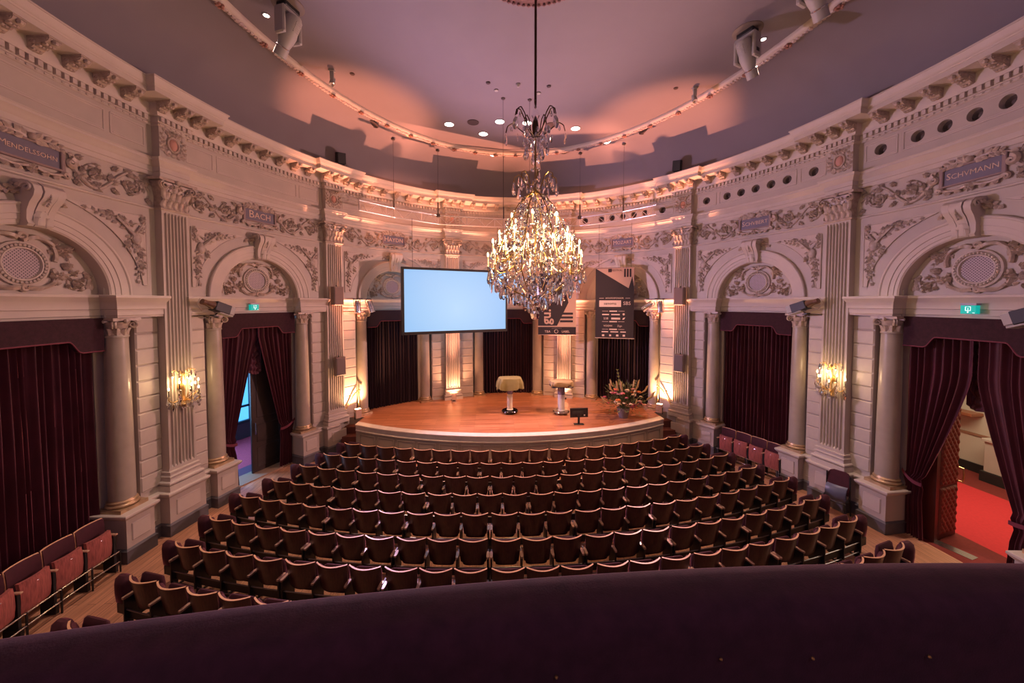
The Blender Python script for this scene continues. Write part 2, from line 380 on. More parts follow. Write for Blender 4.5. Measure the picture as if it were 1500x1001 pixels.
# ---- shared local meshes (x along wall, y into wall, z up)
def m_pilaster():
    g = G(); nfl = 7; prof = []
    W0 = HWP; fw = (2*W0 - .06)/nfl
    xs = [(-W0, 0)]
    for k in range(nfl):
        c = -W0 + .03 + fw*(k+.5)
        for a in np.linspace(-1, 1, 7): xs.append((c + a*fw*.37, math.sqrt(max(0, 1 - a*a))))
    xs.append((W0, 0)); xs = np.array(xs)
    rows = []
    for z, gd, sc in ((1.14, 0, 1.12), (1.17, 0, 1.09), (1.20, 0, 1.06), (1.235, .045, 1.055), (5.79, .045, 1.0), (5.83, 0, 1.0), (5.86, 0, 1.0)):
        P = np.zeros((len(xs)+2, 3)); P[1:-1, 0] = xs[:, 0]*sc; P[1:-1, 1] = xs[:, 1]*gd; P[0] = (-W0*sc, WD+.03, 0); P[-1] = (W0*sc, WD+.03, 0); P[:, 2] = z; rows.append(P)
    g.grid(np.array(rows), flip=True); return g.mesh('pilaster', 25)
def ringbox(g, prof, W, yb=WD+.03):
    """stack of rectangular sections: prof=[(e,z)]; half width W+e, front y=-e"""
    rows = [[(-W-e, yb, z), (-W-e, -e, z), (W+e, -e, z), (W+e, yb, z)] for e, z in prof]
    g.grid(np.array(rows), flip=True); e, z = prof[-1]; g.add(rows[-1], [(3, 2, 1, 0)]); g.add(rows[0], [(0, 1, 2, 3)])
def torus_prof(e0, z0, r, n=6):
    a = np.linspace(-PI/2, PI/2, n); return [(e0 + r*math.cos(x), z0 + r + r*math.sin(x)) for x in a]
def m_pilaster_base():
    g = G(); ringbox(g, [(.09, .80), (.09, .90)] + torus_prof(.055, .905, .035) + [(.055, .98), (.045, 1.0), (.045, 1.02)] + torus_prof(.035, 1.03, .022) + [(.03, 1.08), (.03, 1.10), (.045, 1.115), (.045, 1.14), (0.02, 1.145)], HWP); return g.mesh('pilaster_base', 40)
def acanthus(g, x, y, z, L, W, out, tilt=0.0):
    """upright leaf curling outwards (towards -y)"""
    rows = []
    for t, wd in ((0, .6), (.3, 1), (.6, .95), (.85, .6), (1.0, .2)):
        yy = y - out*(t**2.2)*1.0; zz = z + L*(t if t < .9 else .86); w = W*wd/2; xx = x + tilt*t
        if t > .95: yy -= out*.35
        rows.append([(xx-w, yy+.012, zz), (xx-w*.5, yy-.006, zz-.004), (xx, yy-.016, zz), (xx+w*.5, yy-.006, zz-.004), (xx+w, yy+.012, zz)])
    g.grid(np.array(rows), flip=True)
def m_capital():
    g = G(); W = HWP
    ringbox(g, [(.012, 5.86), (.03, 5.875), (.03, 5.895), (.012, 5.905), (.0, 5.91), (-.005, 6.1), (.02, 6.25), (.06, 6.36)], W)
    for k in range(5): acanthus(g, -W + .035 + k*(2*W-.07)/4, -.005, 5.905, .17, .10, .06)
    for k in range(4): acanthus(g, -W + .085 + k*(2*W-.17)/3, -.012, 6.02, .20, .11, .085)
    acanthus(g, 0, -.02, 6.18, .17, .12, .07); 
    for m in (-1, 1):
        P = spiral(m*(W+.0), 6.31, .085, .015, PI/2*(1 if m > 0 else 1), -m*1.5, 22)
        P[:, 1] = -.07; P[:, 2] -= .02; P[:, 0] += m*.01
        g.tube(P, np.linspace(.02, .012, len(P)), 6)
        P2 = P.copy(); P2[:, 1] = -.095; g.tube(P2, np.linspace(.014, .01, len(P)), 5)
        P = spiral(m*.075, 6.30, .055, .012, PI/2, m*1.3, 16); P[:, 1] = -.06; g.tube(P, np.linspace(.014, .008, len(P)), 5)
        acanthus(g, m*(W-.05), -.02, 6.05, .26, .10, .10, m*.05)
        for k in range(3): g.ball((m*(.14+.03*k), -.06, 6.22+.05*k), .02, 6, 4)
    ab = [(-W-.12, .1), (-W-.10, -.11), (-W*.5, -.075), (0, -.065), (W*.5, -.075), (W+.10, -.11), (W+.12, .1)]
    g.prism(ab[::-1], 6.375, 6.42, 'z'); g.ball((0, -.085, 6.395), .045, 8, 5, (1, .6, 1)); return g.mesh('capital', 40)
def m_cartouche():
    g = G(); zc = 7.08
    a = np.linspace(0, 2*PI, 25); P = np.stack([.095*np.cos(a), 0*a-.01, zc + .125*np.sin(a)], -1); g.tube(P, .022, 6, cap=False)
    h = G()
    for m in (-1, 1):
        branch(h, bez((m*.13, 6.88), (m*.23, 7.06), (m*.16, 7.26), 10), .016, 8, .08, .05)
        Q = spiral(m*.10, 6.90, .05, .012, PI/2, m*1.2, 14); stem(h, Q, .022, .01)
        Q = spiral(m*.09, 7.255, .045, .012, -PI/2, -m*1.2, 14); stem(h, Q, .02, .01)
    for k in range(5): leaf(h, (k-2)*.035, 7.22, PI/2 - (k-2)*.35, .085, .04, .03)
    Q = bez((-.06, 6.93), (0, 6.86), (.06, 6.93), 8); stem(h, Q, .014, .014)
    leaf(h, 0, 6.94, -PI/2, .08, .09, .03)
    V = np.concatenate(h.v); g.add(np.stack([V[:, 0], -V[:, 1], V[:, 2]], -1), h.f); return g.mesh('cartouche', 40)
def m_boss():
    g = G(); g.ball((0, -.005, 7.08), .08, 12, 8, (.95, .55, 1.3)); return g.mesh('boss', 60)
def m_pedestal(hw, dep, z0=.24, z1=.70):
    g = G(); g.box(-hw*.66, hw*.66, -dep-.018, -dep+.02, z0+.09, z1-.08, .014); return g.mesh('raised_panel', 30)
def m_column():
    pr = [(.168, .97), (.166, 1.6), (.161, 2.3), (.152, 3.1), (.145, 3.60), (.145, 3.64), (.157, 3.65), (.157, 3.675), (.145, 3.685)]
    g = G(); g.lathe(pr, 28); return g.mesh('column', 50)
def m_column_base():
    g = G(); g.box(-.215, .215, -.215, .215, .80, .86)
    pr = [(.205, .86)] + [(.187 + .026*math.cos(a), .886 + .026*math.sin(a)) for a in np.linspace(-PI/2, PI/2, 6)] + [(.187, .915), (.180, .925)] + [(.178 + .016*math.cos(a), .943 + .016*math.sin(a)) for a in np.linspace(-PI/2, PI/2, 5)] + [(.173, .962), (.169, .975)]
    g.lathe(pr, 28, cap=False); return g.mesh('column_base', 40)
def m_column_capital():
    g = G(); g.lathe([(.145, 3.68), (.138, 3.75), (.15, 3.84), (.18, 3.90)], 20)
    for k in range(10):
        a = k/10*2*PI; c, s = math.cos(a), math.sin(a); h = G(); acanthus(h, 0, -.14, 3.685, .13, .085, .04)
        V = np.concatenate(h.v); g.add(np.stack([V[:, 0]*c - V[:, 1]*s, V[:, 0]*s + V[:, 1]*c, V[:, 2]], -1), h.f)
    for k in range(4):
        a = PI/4 + k*PI/2; c, s = math.cos(a), math.sin(a)
        P = spiral(.20, 3.85, .065, .012, PI/2, -1.5, 20); P = np.stack([P[:, 0]*c, P[:, 0]*s, P[:, 2]], -1)
        for off in (-.018, .018):
            Q = P + np.array([-s*off, c*off, 0]); g.tube(Q, np.linspace(.017, .01, len(P)), 6)
    g.prism([(-.21, -.21), (0, -.175), (.21, -.21), (.175, 0), (.21, .21), (0, .175), (-.21, .21), (-.175, 0)], 3.92, 3.965, 'z')
    for k in range(4): g.ball((.185*math.cos(k*PI/2), .185*math.sin(k*PI/2), 3.91), .035, 6, 4)
    return g.mesh('column_capital', 40)
def m_keystone():
    """scrolled console, front towards -y, placed at wall face"""
    pr = [(.20, 5.22), (-.06, 5.22), (-.085, 5.25), (-.07, 5.30), (-.09, 5.42), (-.14, 5.52), (-.20, 5.60), (-.225, 5.67), (-.21, 5.74), (-.16, 5.785), (-.10, 5.80), (.20, 5.80)]
    g = G()
    for (x0, x1, k) in ((-.15, -.075, 1.0), (-.065, .065, 1.06), (.075, .15, 1.0)):
        t0, t1 = .80, 1.0
        V = []
        for x in (x0, x1):
            for (y, z) in pr:
                f = (.72 + .28*(z-5.22)/.58)*1.28; V.append((x*f, y*k if y < 0 else y, z))
        n = len(pr); g.add(V, [tuple(range(n)), tuple(range(n, 2*n))[::-1]] + [(i, n+i, n+(i+1) % n, (i+1) % n) for i in range(n)])
    for m in (-1, 1):
        P = spiral(m*.165, 5.70, .07, .015, 0, 1.3, 16); P = np.stack([0*P[:, 0] + m*.195, -.14 + (P[:, 0]-m*.165), P[:, 2]], -1); g.tube(P, np.linspace(.02, .012, len(P)), 5)
    for k in range(9): g.ball((0, -.225 + .012*(k-4)**2*.25, 5.74-.03*k), .018, 6, 4)
    acanthus(g, 0, -.09, 5.24, .22, .17, .03)
    for x in (-.05, .05): acanthus(g, x, -.085, 5.235, .13, .07, .03)
    return g.mesh('keystone', 35)
def m_keyleaf():
    g = G(); h = G()
    for m in (-1, 1):
        rosette(h, m*.22, 5.66, .06, 6, .05); branch(h, bez((m*.16, 5.70), (m*.25, 5.68), (m*.33, 5.62), 6), .02, 5, .08, .05)
        h.ball((m*.19, .05, 5.72), .04, 6, 4)
    V = np.concatenate(h.v); g.add(np.stack([V[:, 0], -V[:, 1], V[:, 2]], -1), h.f); return g.mesh('foliage', 40)
def m_modillion():
    pr = [(0, 7.68), (-.27, 7.68), (-.275, 7.655), (-.255, 7.62), (-.21, 7.60), (-.15, 7.595), (-.09, 7.57), (-.06, 7.54), (-.03, 7.525), (0, 7.53)]
    g = G(); g.prism([(a, b) for a, b in pr], -.065, .065, 'x')
    g.box(-.075, .075, -.285, 0, 7.665, 7.685)
    for m in (-1, 1):
        P = spiral(0, 0, .045, .01, 0, 1.4, 14); P = np.stack([0*P[:, 0]+m*.066, -.065+P[:, 0], 7.60+P[:, 2]], -1); g.tube(P, np.linspace(.012, .007, len(P)), 5)
        P = spiral(0, 0, .026, .006, 0, 1.4, 12); P = np.stack([0*P[:, 0]+m*.066, -.235+P[:, 0], 7.64+P[:, 2]], -1); g.tube(P, np.linspace(.01, .006, len(P)), 5)
    h = G()
    for k, (yy, zz) in enumerate(((-.03, 7.52), (-.11, 7.565), (-.19, 7.585))):
        for m in (-1, 0, 1): g.ball((m*.038, yy, zz+.004*abs(m)), .03, 6, 4, (1, 1.3, .6))
    g.ball((0, -.275, 7.625), .035, 6, 4); return g.mesh('modillion', 40)
M_PIL, M_PBASE, M_CAP, M_CART, M_BOSS = m_pilaster(), m_pilaster_base(), m_capital(), m_cartouche(), m_boss()
M_COLU, M_CBASE, M_CCAP, M_KEY, M_KLEAF, M_MOD = m_column(), m_column_base(), m_column_capital(), m_keystone(), m_keyleaf(), m_modillion()
M_PEDP, M_PEDC = m_pedestal(.34, 0), m_pedestal(.225, 0)
BOSSM = mat('pink_marble_boss', (.50, .27, .20), .12, coat=1)
GRILLE = mat('speaker_cloth', (.24, .20, .22), .7)
def grille_mat():
    m = bpy.data.materials.new('lattice_grille'); m.use_nodes = True; nt = m.node_tree; b = nt.nodes['Principled BSDF']; L = nt.links.new
    tc = nt.nodes.new('ShaderNodeTexCoord'); mp = nt.nodes.new('ShaderNodeMapping'); mp.inputs['Rotation'].default_value = (0, PI/4, 0); mp.inputs['Scale'].default_value = (1, 1, 1)
    ck = nt.nodes.new('ShaderNodeTexBrick'); ck.offset = 0; ck.inputs['Scale'].default_value = 1; ck.inputs['Brick Width'].default_value = .030; ck.inputs['Row Height'].default_value = .030; ck.inputs['Mortar Size'].default_value = .008
    ck.inputs['Color1'].default_value = (.07, .055, .06, 1); ck.inputs['Color2'].default_value = (.07, .055, .06, 1); ck.inputs['Mortar'].default_value = (.40, .34, .35, 1)
    sx = nt.nodes.new('ShaderNodeSeparateXYZ'); cb = nt.nodes.new('ShaderNodeCombineXYZ'); L(tc.outputs['Object'], mp.inputs[0]); L(mp.outputs[0], sx.inputs[0]); L(sx.outputs['X'], cb.inputs['X']); L(sx.outputs['Z'], cb.inputs['Y'])
    L(cb.outputs[0], ck.inputs['Vector']); L(ck.outputs['Color'], b.inputs['Base Color']); b.inputs['Roughness'].default_value = .6; return m
LATT = grille_mat()
# ---- pilasters with pedestals
for k, sp in enumerate(PIL):
    W_ = [wall_left, wall_left, wall_back, wall_back, wall_right, wall_right][k]; M = wframe(sp)
    p = link('pilaster', M_PIL, CREAM, W_, M=M)
    link('pilaster_base', M_PBASE, CREAM2, p); link('capital', M_CAP, RELIEF2, p)
    c = link('cartouche', M_CART, RELIEF2, W_, M=M); link('boss', M_BOSS, BOSSM, c)
    if abs(sp) > 3:
        link('raised_panel', M_PEDP, CREAM2, W_, M=wframe(sp, -.08))
# ---- bays
DADO_BODY = [(0, .22), (0, .71)]
DADO_CAP = [(0, .70), (.015, .715), (.03, .73), (.05, .755), (.055, .76), (.055, .79), (.045, .80), (-.2, .805)]
SKIRTP = [(.022, 0), (.022, .19), (.03, .195), (.03, .205), (.012, .22), (0, .235)]
IMPOST = [(-.10, 3.97), (0, 3.97), (0, 4.0), (.014, 4.01), (.014, 4.10), (.03, 4.11), (.03, 4.21), (.045, 4.235), (.07, 4.285), (.08, 4.295), (.08, 4.33), (.07, 4.337), (-.10, 4.339)]
ASTRAG = [(-.02, 5.86), (.012, 5.862), (.03, 5.875), (.03, 5.895), (.012, 5.907), (-.02, 5.915)]
ARCHITRAVE = [(-.02, 6.44), (.0, 6.44), (.012, 6.45), (.012, 6.52), (.028, 6.53), (.028, 6.61), (.04, 6.62), (.06, 6.65), (.09, 6.69), (.105, 6.70), (.105, 6.735), (.115, 6.745), (.115, 6.755), (-.04, 6.762)]
CORNICE = [(-.02, 7.32), (.015, 7.325), (.03, 7.34), (.03, 7.365), (.045, 7.37), (.045, 7.465), (.085, 7.47), (.10, 7.50), (.115, 7.525), (.115, 7.665), (.14, 7.675), (.41, 7.685), (.41, 7.765), (.42, 7.77), (.425, 7.79), (.44, 7.80), (.455, 7.835), (.47, 7.88), (.475, 7.89), (.485, 7.89), (.485, 7.915), (-.6, 7.93)]
def dentils(g, u0, u1, dface, sc, pitch=.098, w=.056):
    n = max(1, int(round((u1-u0)/pitch)))
    for i in range(n):
        u = u0 + (u1-u0)*(i+.5)/n
        B = G(); B.box(u-w/2, u+w/2, dface-.045, dface, 7.385, 7.462); V = np.concatenate(B.v); g.add(wmap(sc+V[:, 0], V[:, 1], V[:, 2]), B.f)
        B = G(); B.ball((u, dface+.012, 7.347), .022, 5, 4, (1.3, 1, .8)); V = np.concatenate(B.v); g.add(wmap(sc+V[:, 0], V[:, 1], V[:, 2]), B.f)
def plate_holes(g, u0, u1, z0, z1, cs, r, d, sc, n=24):
    def q(a, b, c_, e):                     # plain mapped quad strip
        us = np.linspace(a, b, max(2, int((b-a)/.2)+2)); P = np.array([wmap(sc+us, us*0+d, us*0+zz) for zz in (c_, e)]); g.grid(P)
    h = (z1-z0)/2; zc = (z0+z1)/2; x = u0
    for c in cs:
        if c-h > x: q(x, c-h, z0, z1)
        a = np.arange(n+1)/n*2*PI; co, si = np.cos(a), np.sin(a); k = 1/np.maximum(abs(co), abs(si))
        P = np.array([wmap(sc+c+r*co, a*0+d, zc+r*si), wmap(sc+c+h*co*k, a*0+d, zc+h*si*k)]); g.grid(P)
        P = np.array([wmap(sc+c+r*co*f, a*0+d+dd, zc+r*si*f) for f, dd in ((1, 0), (1, .07), (.95, .09))]); g.grid(P)
        x = c+h
    if x < u1: q(x, u1, z0, z1)
blocks = {}
for i, (sc, hb) in enumerate(BAYS):
    W_ = wall_of(i); onstage = i in (2, 3, 4); opening = i in (1, 6); z0 = STAGE_Z if onstage else 0
    mp0 = bmap(sc, WD)
    # lower wall, recess behind the columns, jambs
    g = G()
    for m in (-1, 1):
        pth = [(-hb, WD+.02), (-1.262, WD+.02), (-1.262, .42), (-.865, .42), (-.865, .80)]
        rows = []
        pp = subdiv_path(pth)
        P = np.array(pp); rows = [wmap(sc - m*P[:, 0], P[:, 1], np.full(len(P), z)) for z in (z0, 3.98)]; g.grid(np.array(rows))
    # spandrel wall with the arched opening
    zi = 4.335; th = np.unique(np.concatenate([np.linspace(0, PI, 41), [math.atan2(5.9-zi, hb), PI-math.atan2(5.9-zi, hb)]])); rows = []
    co, si = np.cos(th), np.sin(th); ro = np.minimum(hb/np.maximum(abs(co), 1e-6), (5.9-zi)/np.maximum(si, 1e-6))
    for f in np.linspace(0, 1, 6):
        r = 1.0 + (ro-1.0)*f; rows.append(wmap(sc + r*co, 0*r + WD, zi + r*si))
    g.grid(np.array(rows))
    for m in (-1, 1):
        ub = np.linspace(m*.88, m*hb, 8); g.grid(np.array([wmap(sc+ub, ub*0+.22, ub*0+z) for z in (3.9, 4.45)]))
    us = np.linspace(-hb, hb, 27)
    g.grid(np.array([wmap(sc+us, us*0+WD+.01, us*0+z) for z in (5.9, 6.46)]))
    if i >= 4: 
        g.grid(np.array([wmap(sc+us, us*0+WD, us*0+z) for z in (6.75, 6.955)])); g.grid(np.array([wmap(sc+us, us*0+WD, us*0+z) for z in (7.225, 7.34)]))
        plate_holes(g, -hb, hb, 6.955, 7.225, [-1.27, -.72, -.36, 0, .36, .72, 1.27], .098, WD, sc)
    else: g.grid(np.array([wmap(sc+us, us*0+WD, us*0+z) for z in (6.75, 7.34)]))
    # tympanum ground
    rr = np.linspace(0, .96, 6); g.grid(np.array([wmap(sc+r*co, 0*co+.335, zi+r*si) for r in rr]))
    g.obj('wall_face', CREAM, W_)
    if i >= 4:
        for c in (-1.27, -.72, -.36, 0, .36, .72, 1.27):     # round ports with a small speaker cone in each
            h = G(); a = np.linspace(0, 2*PI, 17)
            h.grid(np.array([wmap(sc+c+r*np.cos(a), a*0+dd, 7.09+r*np.sin(a)) for r, dd in ((.094, WD+.09), (.07, WD+.065), (.05, WD+.12), (.0, WD+.10))])); h.obj('speaker_port', mat('port_cone', (.11, .085, .075), .6), W_)
    # backing behind closed curtains
    if not opening:
        u = np.linspace(-.9, .9, 5); g = G(); g.grid(np.array([wmap(sc+u, u*0+.8, u*0+z) for z in (z0, 4.0)])); g.obj('recess_back', mat('dark_recess', (.05, .04, .035), .9), W_)
    # upper frieze panel frames
    g = G()
    for a, b in ((-hb+.36, -1.01), (-.92, .92), (1.01, hb-.36)):
        u = np.linspace(a, b, max(3, int((b-a)/.15)))
        for z in (6.93, 7.25): g.tube(wmap(sc+u, u*0+WD, u*0+z), .013, 6)
        for uu in (a, b): g.tube(wmap(np.array([sc+uu]*3), [WD]*3, [6.93, 7.09, 7.25]), .013, 6)
        u2 = np.linspace(a+.035, b-.035, max(3, int((b-a)/.15)))
        for z in (6.96, 7.22): g.tube(wmap(sc+u2, u2*0+WD, u2*0+z), .007, 5)
    g.obj('panel_frame', CREAM2, W_)
    # mouldings
    half = [(-hb, 0), (-hb+HWP, 0), (-hb+HWP, WD), (hb-HWP, WD), (hb-HWP, 0), (hb, 0)]
    full = [(-hb, WD), (hb, WD)]
    g = G(); sweep(g, half, CORNICE, sc); g.obj('cornice', CREAM2, W_)
    g = G(); sweep(g, half, ARCHITRAVE, sc); g.obj('architrave', CREAM2, W_)
    g = G(); sweep(g, [(-hb, WD), (hb, WD)], ASTRAG, sc); g.obj('astragal', CREAM2, W_)
    # frieze face of the pilaster break-outs (half on either side)
    g = G()
    for m in (-1, 1):
        for za, zb in ((6.40, 6.46), (6.75, 7.34)):
            P = np.array([(m*hb, 0), (m*(hb-HWP), 0), (m*(hb-HWP), WD)]); g.grid(np.array([wmap(sc+P[:, 0], P[:, 1], np.full(3, z)) for z in (za, zb)]))
    g.obj('frieze_block', CREAM, W_)
    g = G(); sweep(g, [(-hb+HWP+.004, .2), (-hb+HWP+.004, .03), (-.905, .03), (-.905, .31), (.905, .31), (.905, .03), (hb-HWP-.004, .03), (hb-HWP-.004, .2)], IMPOST, sc); g.obj('impost', CREAM2, W_)
    if not onstage:
        for m in (-1, 1):
            pth = [(-hb, -.08), (-hb+.34, -.08), (-hb+.34, .11), (-1.27, .11), (-1.27, -.065), (-.825, -.065), (-.825, .5)]
            if m > 0: pth = [(-a, b) for a, b in pth[::-1]]
            g = G(); sweep(g, pth, DADO_BODY, sc); g.obj('dado', CREAM, W_)
            g = G(); sweep(g, pth, DADO_CAP, sc); g.obj('dado_cap', CREAM2, W_)
            g = G(); sweep(g, pth, SKIRTP, sc); g.obj('skirting', SKIRT, W_)
            link('raised_panel', M_PEDC, CREAM2, W_, M=wframe(sc+m*1.0475, -.065))
            g = G(); uc = (hb-.34+1.27)/2; w2 = (hb-.34-1.27)/2 - .04
            for (a, b, c_, e) in ((-w2, w2, .33, .34), (-w2, w2, .60, .61)): g.box(a, b, -.008, .01, c_, e)
            for xx in (-w2, w2): g.box(xx-.006, xx+.006, -.008, .01, .33, .61)
            link('panel_moulding', g.mesh('panel_moulding', 0), CREAM2, W_, M=wframe(sc+m*uc, .11))
    # ashlar courses
    wb = hb - HWP - 1.265
    if round(wb, 2) not in blocks:
        g = G(); g.box(-wb/2, wb/2, 0, .268, .008, .269, .014); blocks[round(wb, 2)] = g.mesh('ashlar_block', 25)
    for m in (-1, 1):
        for k in range(12):
            z = 3.96 - .277*(k+1)
            if z < .72: break
            link('ashlar_block', blocks[round(wb, 2)], STONE, W_, M=wframe(sc+m*(1.265+wb/2), WD, z))
    # archivolt + keystone
    pr = [(1.20, .155), (1.20, .10), (1.185, .085), (1.165, .085), (1.15, .10), (1.12, .105), (1.05, .108), (1.045, .12), (.975, .122), (.97, .132), (.925, .134), (.915, .145), (.905, .15), (.905, .34)]
    t2 = np.linspace(0, PI, 49); g = G()
    g.grid(np.array([wmap(sc + r*np.cos(t2), 0*t2 + d, zi + r*np.sin(t2)) for r, d in pr])); arch = g.obj('archivolt', CREAM2, W_)
    k_ = link('keystone', M_KEY, CREAM2, arch, M=wframe(sc, WD-.03)); link('foliage', M_KLEAF, RELIEF2, arch, M=wframe(sc, WD-.02))
    # tympanum: medallion and carving
    g = G(); zc = 4.735; a = np.linspace(0, 2*PI, 37)
    g.grid(np.array([wmap(sc + r*np.cos(a), 0*a + .335 - e, zc + r*np.sin(a)) for r, e in ((.305, 0), (.30, .035), (.275, .045), (.265, .03), (.235, .03), (.225, .05), (.21, .05), (.2, .02))]))
    for k in range(34):
        b = k/34*2*PI; B = G(); B.ball((.25*math.cos(b), .045, zc+.25*math.sin(b)), .022, 5, 4); V = np.concatenate(B.v); g.add(wmap(sc+V[:, 0], .335-V[:, 1], V[:, 2]), B.f)
    md = g.obj('medallion', CREAM2, W_)
    g = G(); a = np.arange(32)/32*2*PI; V = [(.205*math.cos(x), 0, .205*math.sin(x)) for x in a]; g.add(V, [tuple(range(32))])
    link('grille', g.mesh('grille', 0), LATT, md, M=wframe(sc, .335-.022, zc))
    g = tympanum_ornament(); g.obj('tympanum_carving', RELIEF2, W_, fn=bmap(sc, .335))
    # spandrel panels
    for m in (-1, 1):
        usd = hb - .39; zz = np.linspace(4.52, 5.70, 16); g = G(); ain = np.sqrt(np.maximum(1.42**2 - (zz-zi)**2, .05)); ain = np.minimum(ain, usd-.03)
        P = np.array([[(m*(a + (usd-a)*t), 0.016, z) for t in np.linspace(0, 1, 7)] for z, a in zip(zz, ain)])
        g.grid(P); o = np.concatenate([P[:, 0], P[-1, 1:], P[::-1, -1][1:], P[0, ::-1][1:-1], P[:1, 0]]); 
        g.grid(np.array([o, o*np.array([1, 0, 1])]))
        sp = g.obj('spandrel_panel', TAN, W_, fn=mp0, smooth=20)
        g = G(); g.tube(o, .009, 5, cap=False); g.obj('panel_edge', CREAM2, sp, fn=mp0)
        g = spandrel_ornament(m, hb); g.obj('trophy_carving', RELIEF, sp, fn=bmap(sc, WD-.016))
    # frieze carving
    g = frieze_ornament(hb); V = np.concatenate(g.v); V[:, 2] = np.clip(V[:, 2], 5.935, 6.425); g.v = [V]; g.obj('scroll_carving', RELIEF, W_, fn=bmap(sc, WD+.01))
    # dentil band and modillions
    g = G(); dentils(g, -hb+.33, hb-.33, WD-.045, sc)
    for m in (-1, 1):
        dentils(g, *sorted((m*hb, m*(hb-.28))), -.045, sc)
    tag(g.obj('dentil_band', CREAM2, W_, smooth=0), kind='stuff')
    for u in np.linspace(-hb+.72, hb-.72, 7): link('modillion', M_MOD, RELIEF2, W_, M=wframe(sc+u, WD-.115))
    # columns
    for m in (-1, 1):
        c = link('column', M_COLU, COLM, W_, M=wframe(sc+m*1.0425, .235)); link('column_base', M_CBASE, GILT if not onstage else CREAM2, c); link('column_capital', M_CCAP, RELIEF2, c)
for k, sp in enumerate(PIL):
    W_ = [wall_left, wall_left, wall_back, wall_back, wall_right, wall_right][k]
    for u in (-.3, 0, .3): link('modillion', M_MOD, RELIEF2, W_, M=wframe(sp+u, -.115))
# ---- name plaques
PLQ = mat('plaque_slate', (.15, .14, .18), .5, var=.1); PLQF = mat('plaque_frame', (.26, .19, .17), .5); LET = mat('gold_letters', (.58, .44, .33), .5)
PL_LABEL = ['slate name plaque with eleven gilt letters in frieze above the closed curtain, far left',
            'slate name plaque with four gilt letters above the open door, left wall',
            'slate name plaque with five gilt letters above the projection screen',
            'blank slate plaque in the frieze hidden behind the chandelier',
            'slate name plaque with six gilt letters above the tall sponsor banner',
            'slate name plaque with eight gilt letters above the closed curtain, right wall',
            'slate name plaque with eight gilt letters above the red corridor doorway, far right']
for i, (sc, hb) in enumerate(BAYS):
    g = G(); g.box(-.36, .36, -.045, .02, 6.075, 6.105, .006); g.box(-.36, .36, -.045, .02, 6.355, 6.385, .006); g.box(-.40, -.345, -.045, .02, 6.06, 6.40, .008); g.box(.345, .40, -.045, .02, 6.06, 6.40, .008)
    root = empty('name_plaque', M=wframe(sc, WD+.01), label=PL_LABEL[i], cat='plaque', group='composer name plaques')
    link('plaque_frame', g.mesh('plaque_frame', 30), PLQF, root)
    g = G(); g.box(-.35, .35, -.018, .02, 6.09, 6.37); link('plaque_panel', g.mesh('plaque_panel', 0), PLQ, root)
    if BNAME[i]:
        nm = BNAME[i]; sz = min(.19, 1.05/len(nm)*1.0); me = text_mesh(nm[1:], sz, .004); me0 = text_mesh(nm[0], sz*1.25, .004)
        w1 = max(v.co.x for v in me.vertices) - min(v.co.x for v in me.vertices); w0 = max(v.co.x for v in me0.vertices) - min(v.co.x for v in me0.vertices)
        tot = w0 + w1 + sz*.1; k = min(1, .62/tot)
        R = Matrix.Rotation(PI/2, 4, 'X')
        link('lettering', me0, LET, root, M=Matrix.Translation((k*(-tot/2 + w0/2), -.02, 6.235)) @ R @ Matrix.Scale(k, 4))
        link('lettering', me, LET, root, M=Matrix.Translation((k*(-tot/2 + w0 + sz*.1 + w1/2), -.02, 6.225)) @ R @ Matrix.Scale(k, 4))
    h = plaque_ornament(); V = np.concatenate(h.v); g = G(); g.add(np.stack([V[:, 0], -V[:, 1]-.03, V[:, 2]], -1), h.f); link('plaque_carving', g.mesh('plaque_carving', 40), RELIEF2 if i != 99 else RELIEF, root)
# ---- rear part of the oval (behind the balcony)
g = G(); s = np.linspace(13.41, S_END, 60)
for sg in (1, -1): g.grid(np.array([wmap(sg*s, s*0+WD, s*0+z) for z in (0, 2, 4, 6, 7.93)]))
rear = g.obj('wall_rear', CREAM); tag(rear, kind='structure')
# ================================================================== CEILING, FLOOR, STAGE
RA, RB, ZR, ZC = 5.2, 7.2, 9.2, 9.25                     # ring ellipse on the ceiling, its height, flat ceiling height
tt = np.linspace(-PI, PI, 161)
def cove(tau, t=tt):
    k = 1 - math.cos(tau); return np.stack([((EA-.1)*(1-k) + RA*k)*np.sin(t), ((EB-.1)*(1-k) + RB*k)*np.cos(t), 0*t + 7.93 + 1.27*math.sin(tau)], -1)
g = G(); out = np.stack([(EA+.25)*np.sin(tt), (EB+.25)*np.cos(tt), 0*tt+7.925], -1)
g.grid(np.array([out] + [cove(x) for x in np.linspace(0, PI/2, 16)]))
rings = [np.stack([(RA-.02)*np.sin(tt), (RB-.02)*np.cos(tt), 0*tt+ZC], -1)]
for f in (.75, .5, .25, .02): rings.append(rings[0]*np.array([f, f, 1]))
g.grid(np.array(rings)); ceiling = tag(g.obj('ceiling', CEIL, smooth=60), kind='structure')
g = G(); g.grid(np.array([np.stack([(RA+o)*np.sin(tt), (RB+o)*np.cos(tt), 0*tt+z], -1) for o, z in ((.05, 9.20), (.04, 9.165), (.0, 9.14), (-.05, 9.145), (-.09, 9.175), (-.11, 9.21), (-.11, 9.26))])); ring = g.obj('ceiling_ring', CREAM, ceiling)
g = G()
for k in range(560):
    x = -PI + (k+.5)/560*2*PI; g.ball(((RA-.02)*math.sin(x), (RB-.02)*math.cos(x), 9.14), random.uniform(.035, .055), 5, 4, (1, 1, .6))
tag(g.obj('garland', mat('garland_plaster', (.46, .37, .34), .5, var=.3, vscale=30), ring), kind='stuff')
BOW = G()
for k in range(5): BOW.ball((.045*math.cos(k*1.256), .045*math.sin(k*1.256), 0), .03, 6, 4)
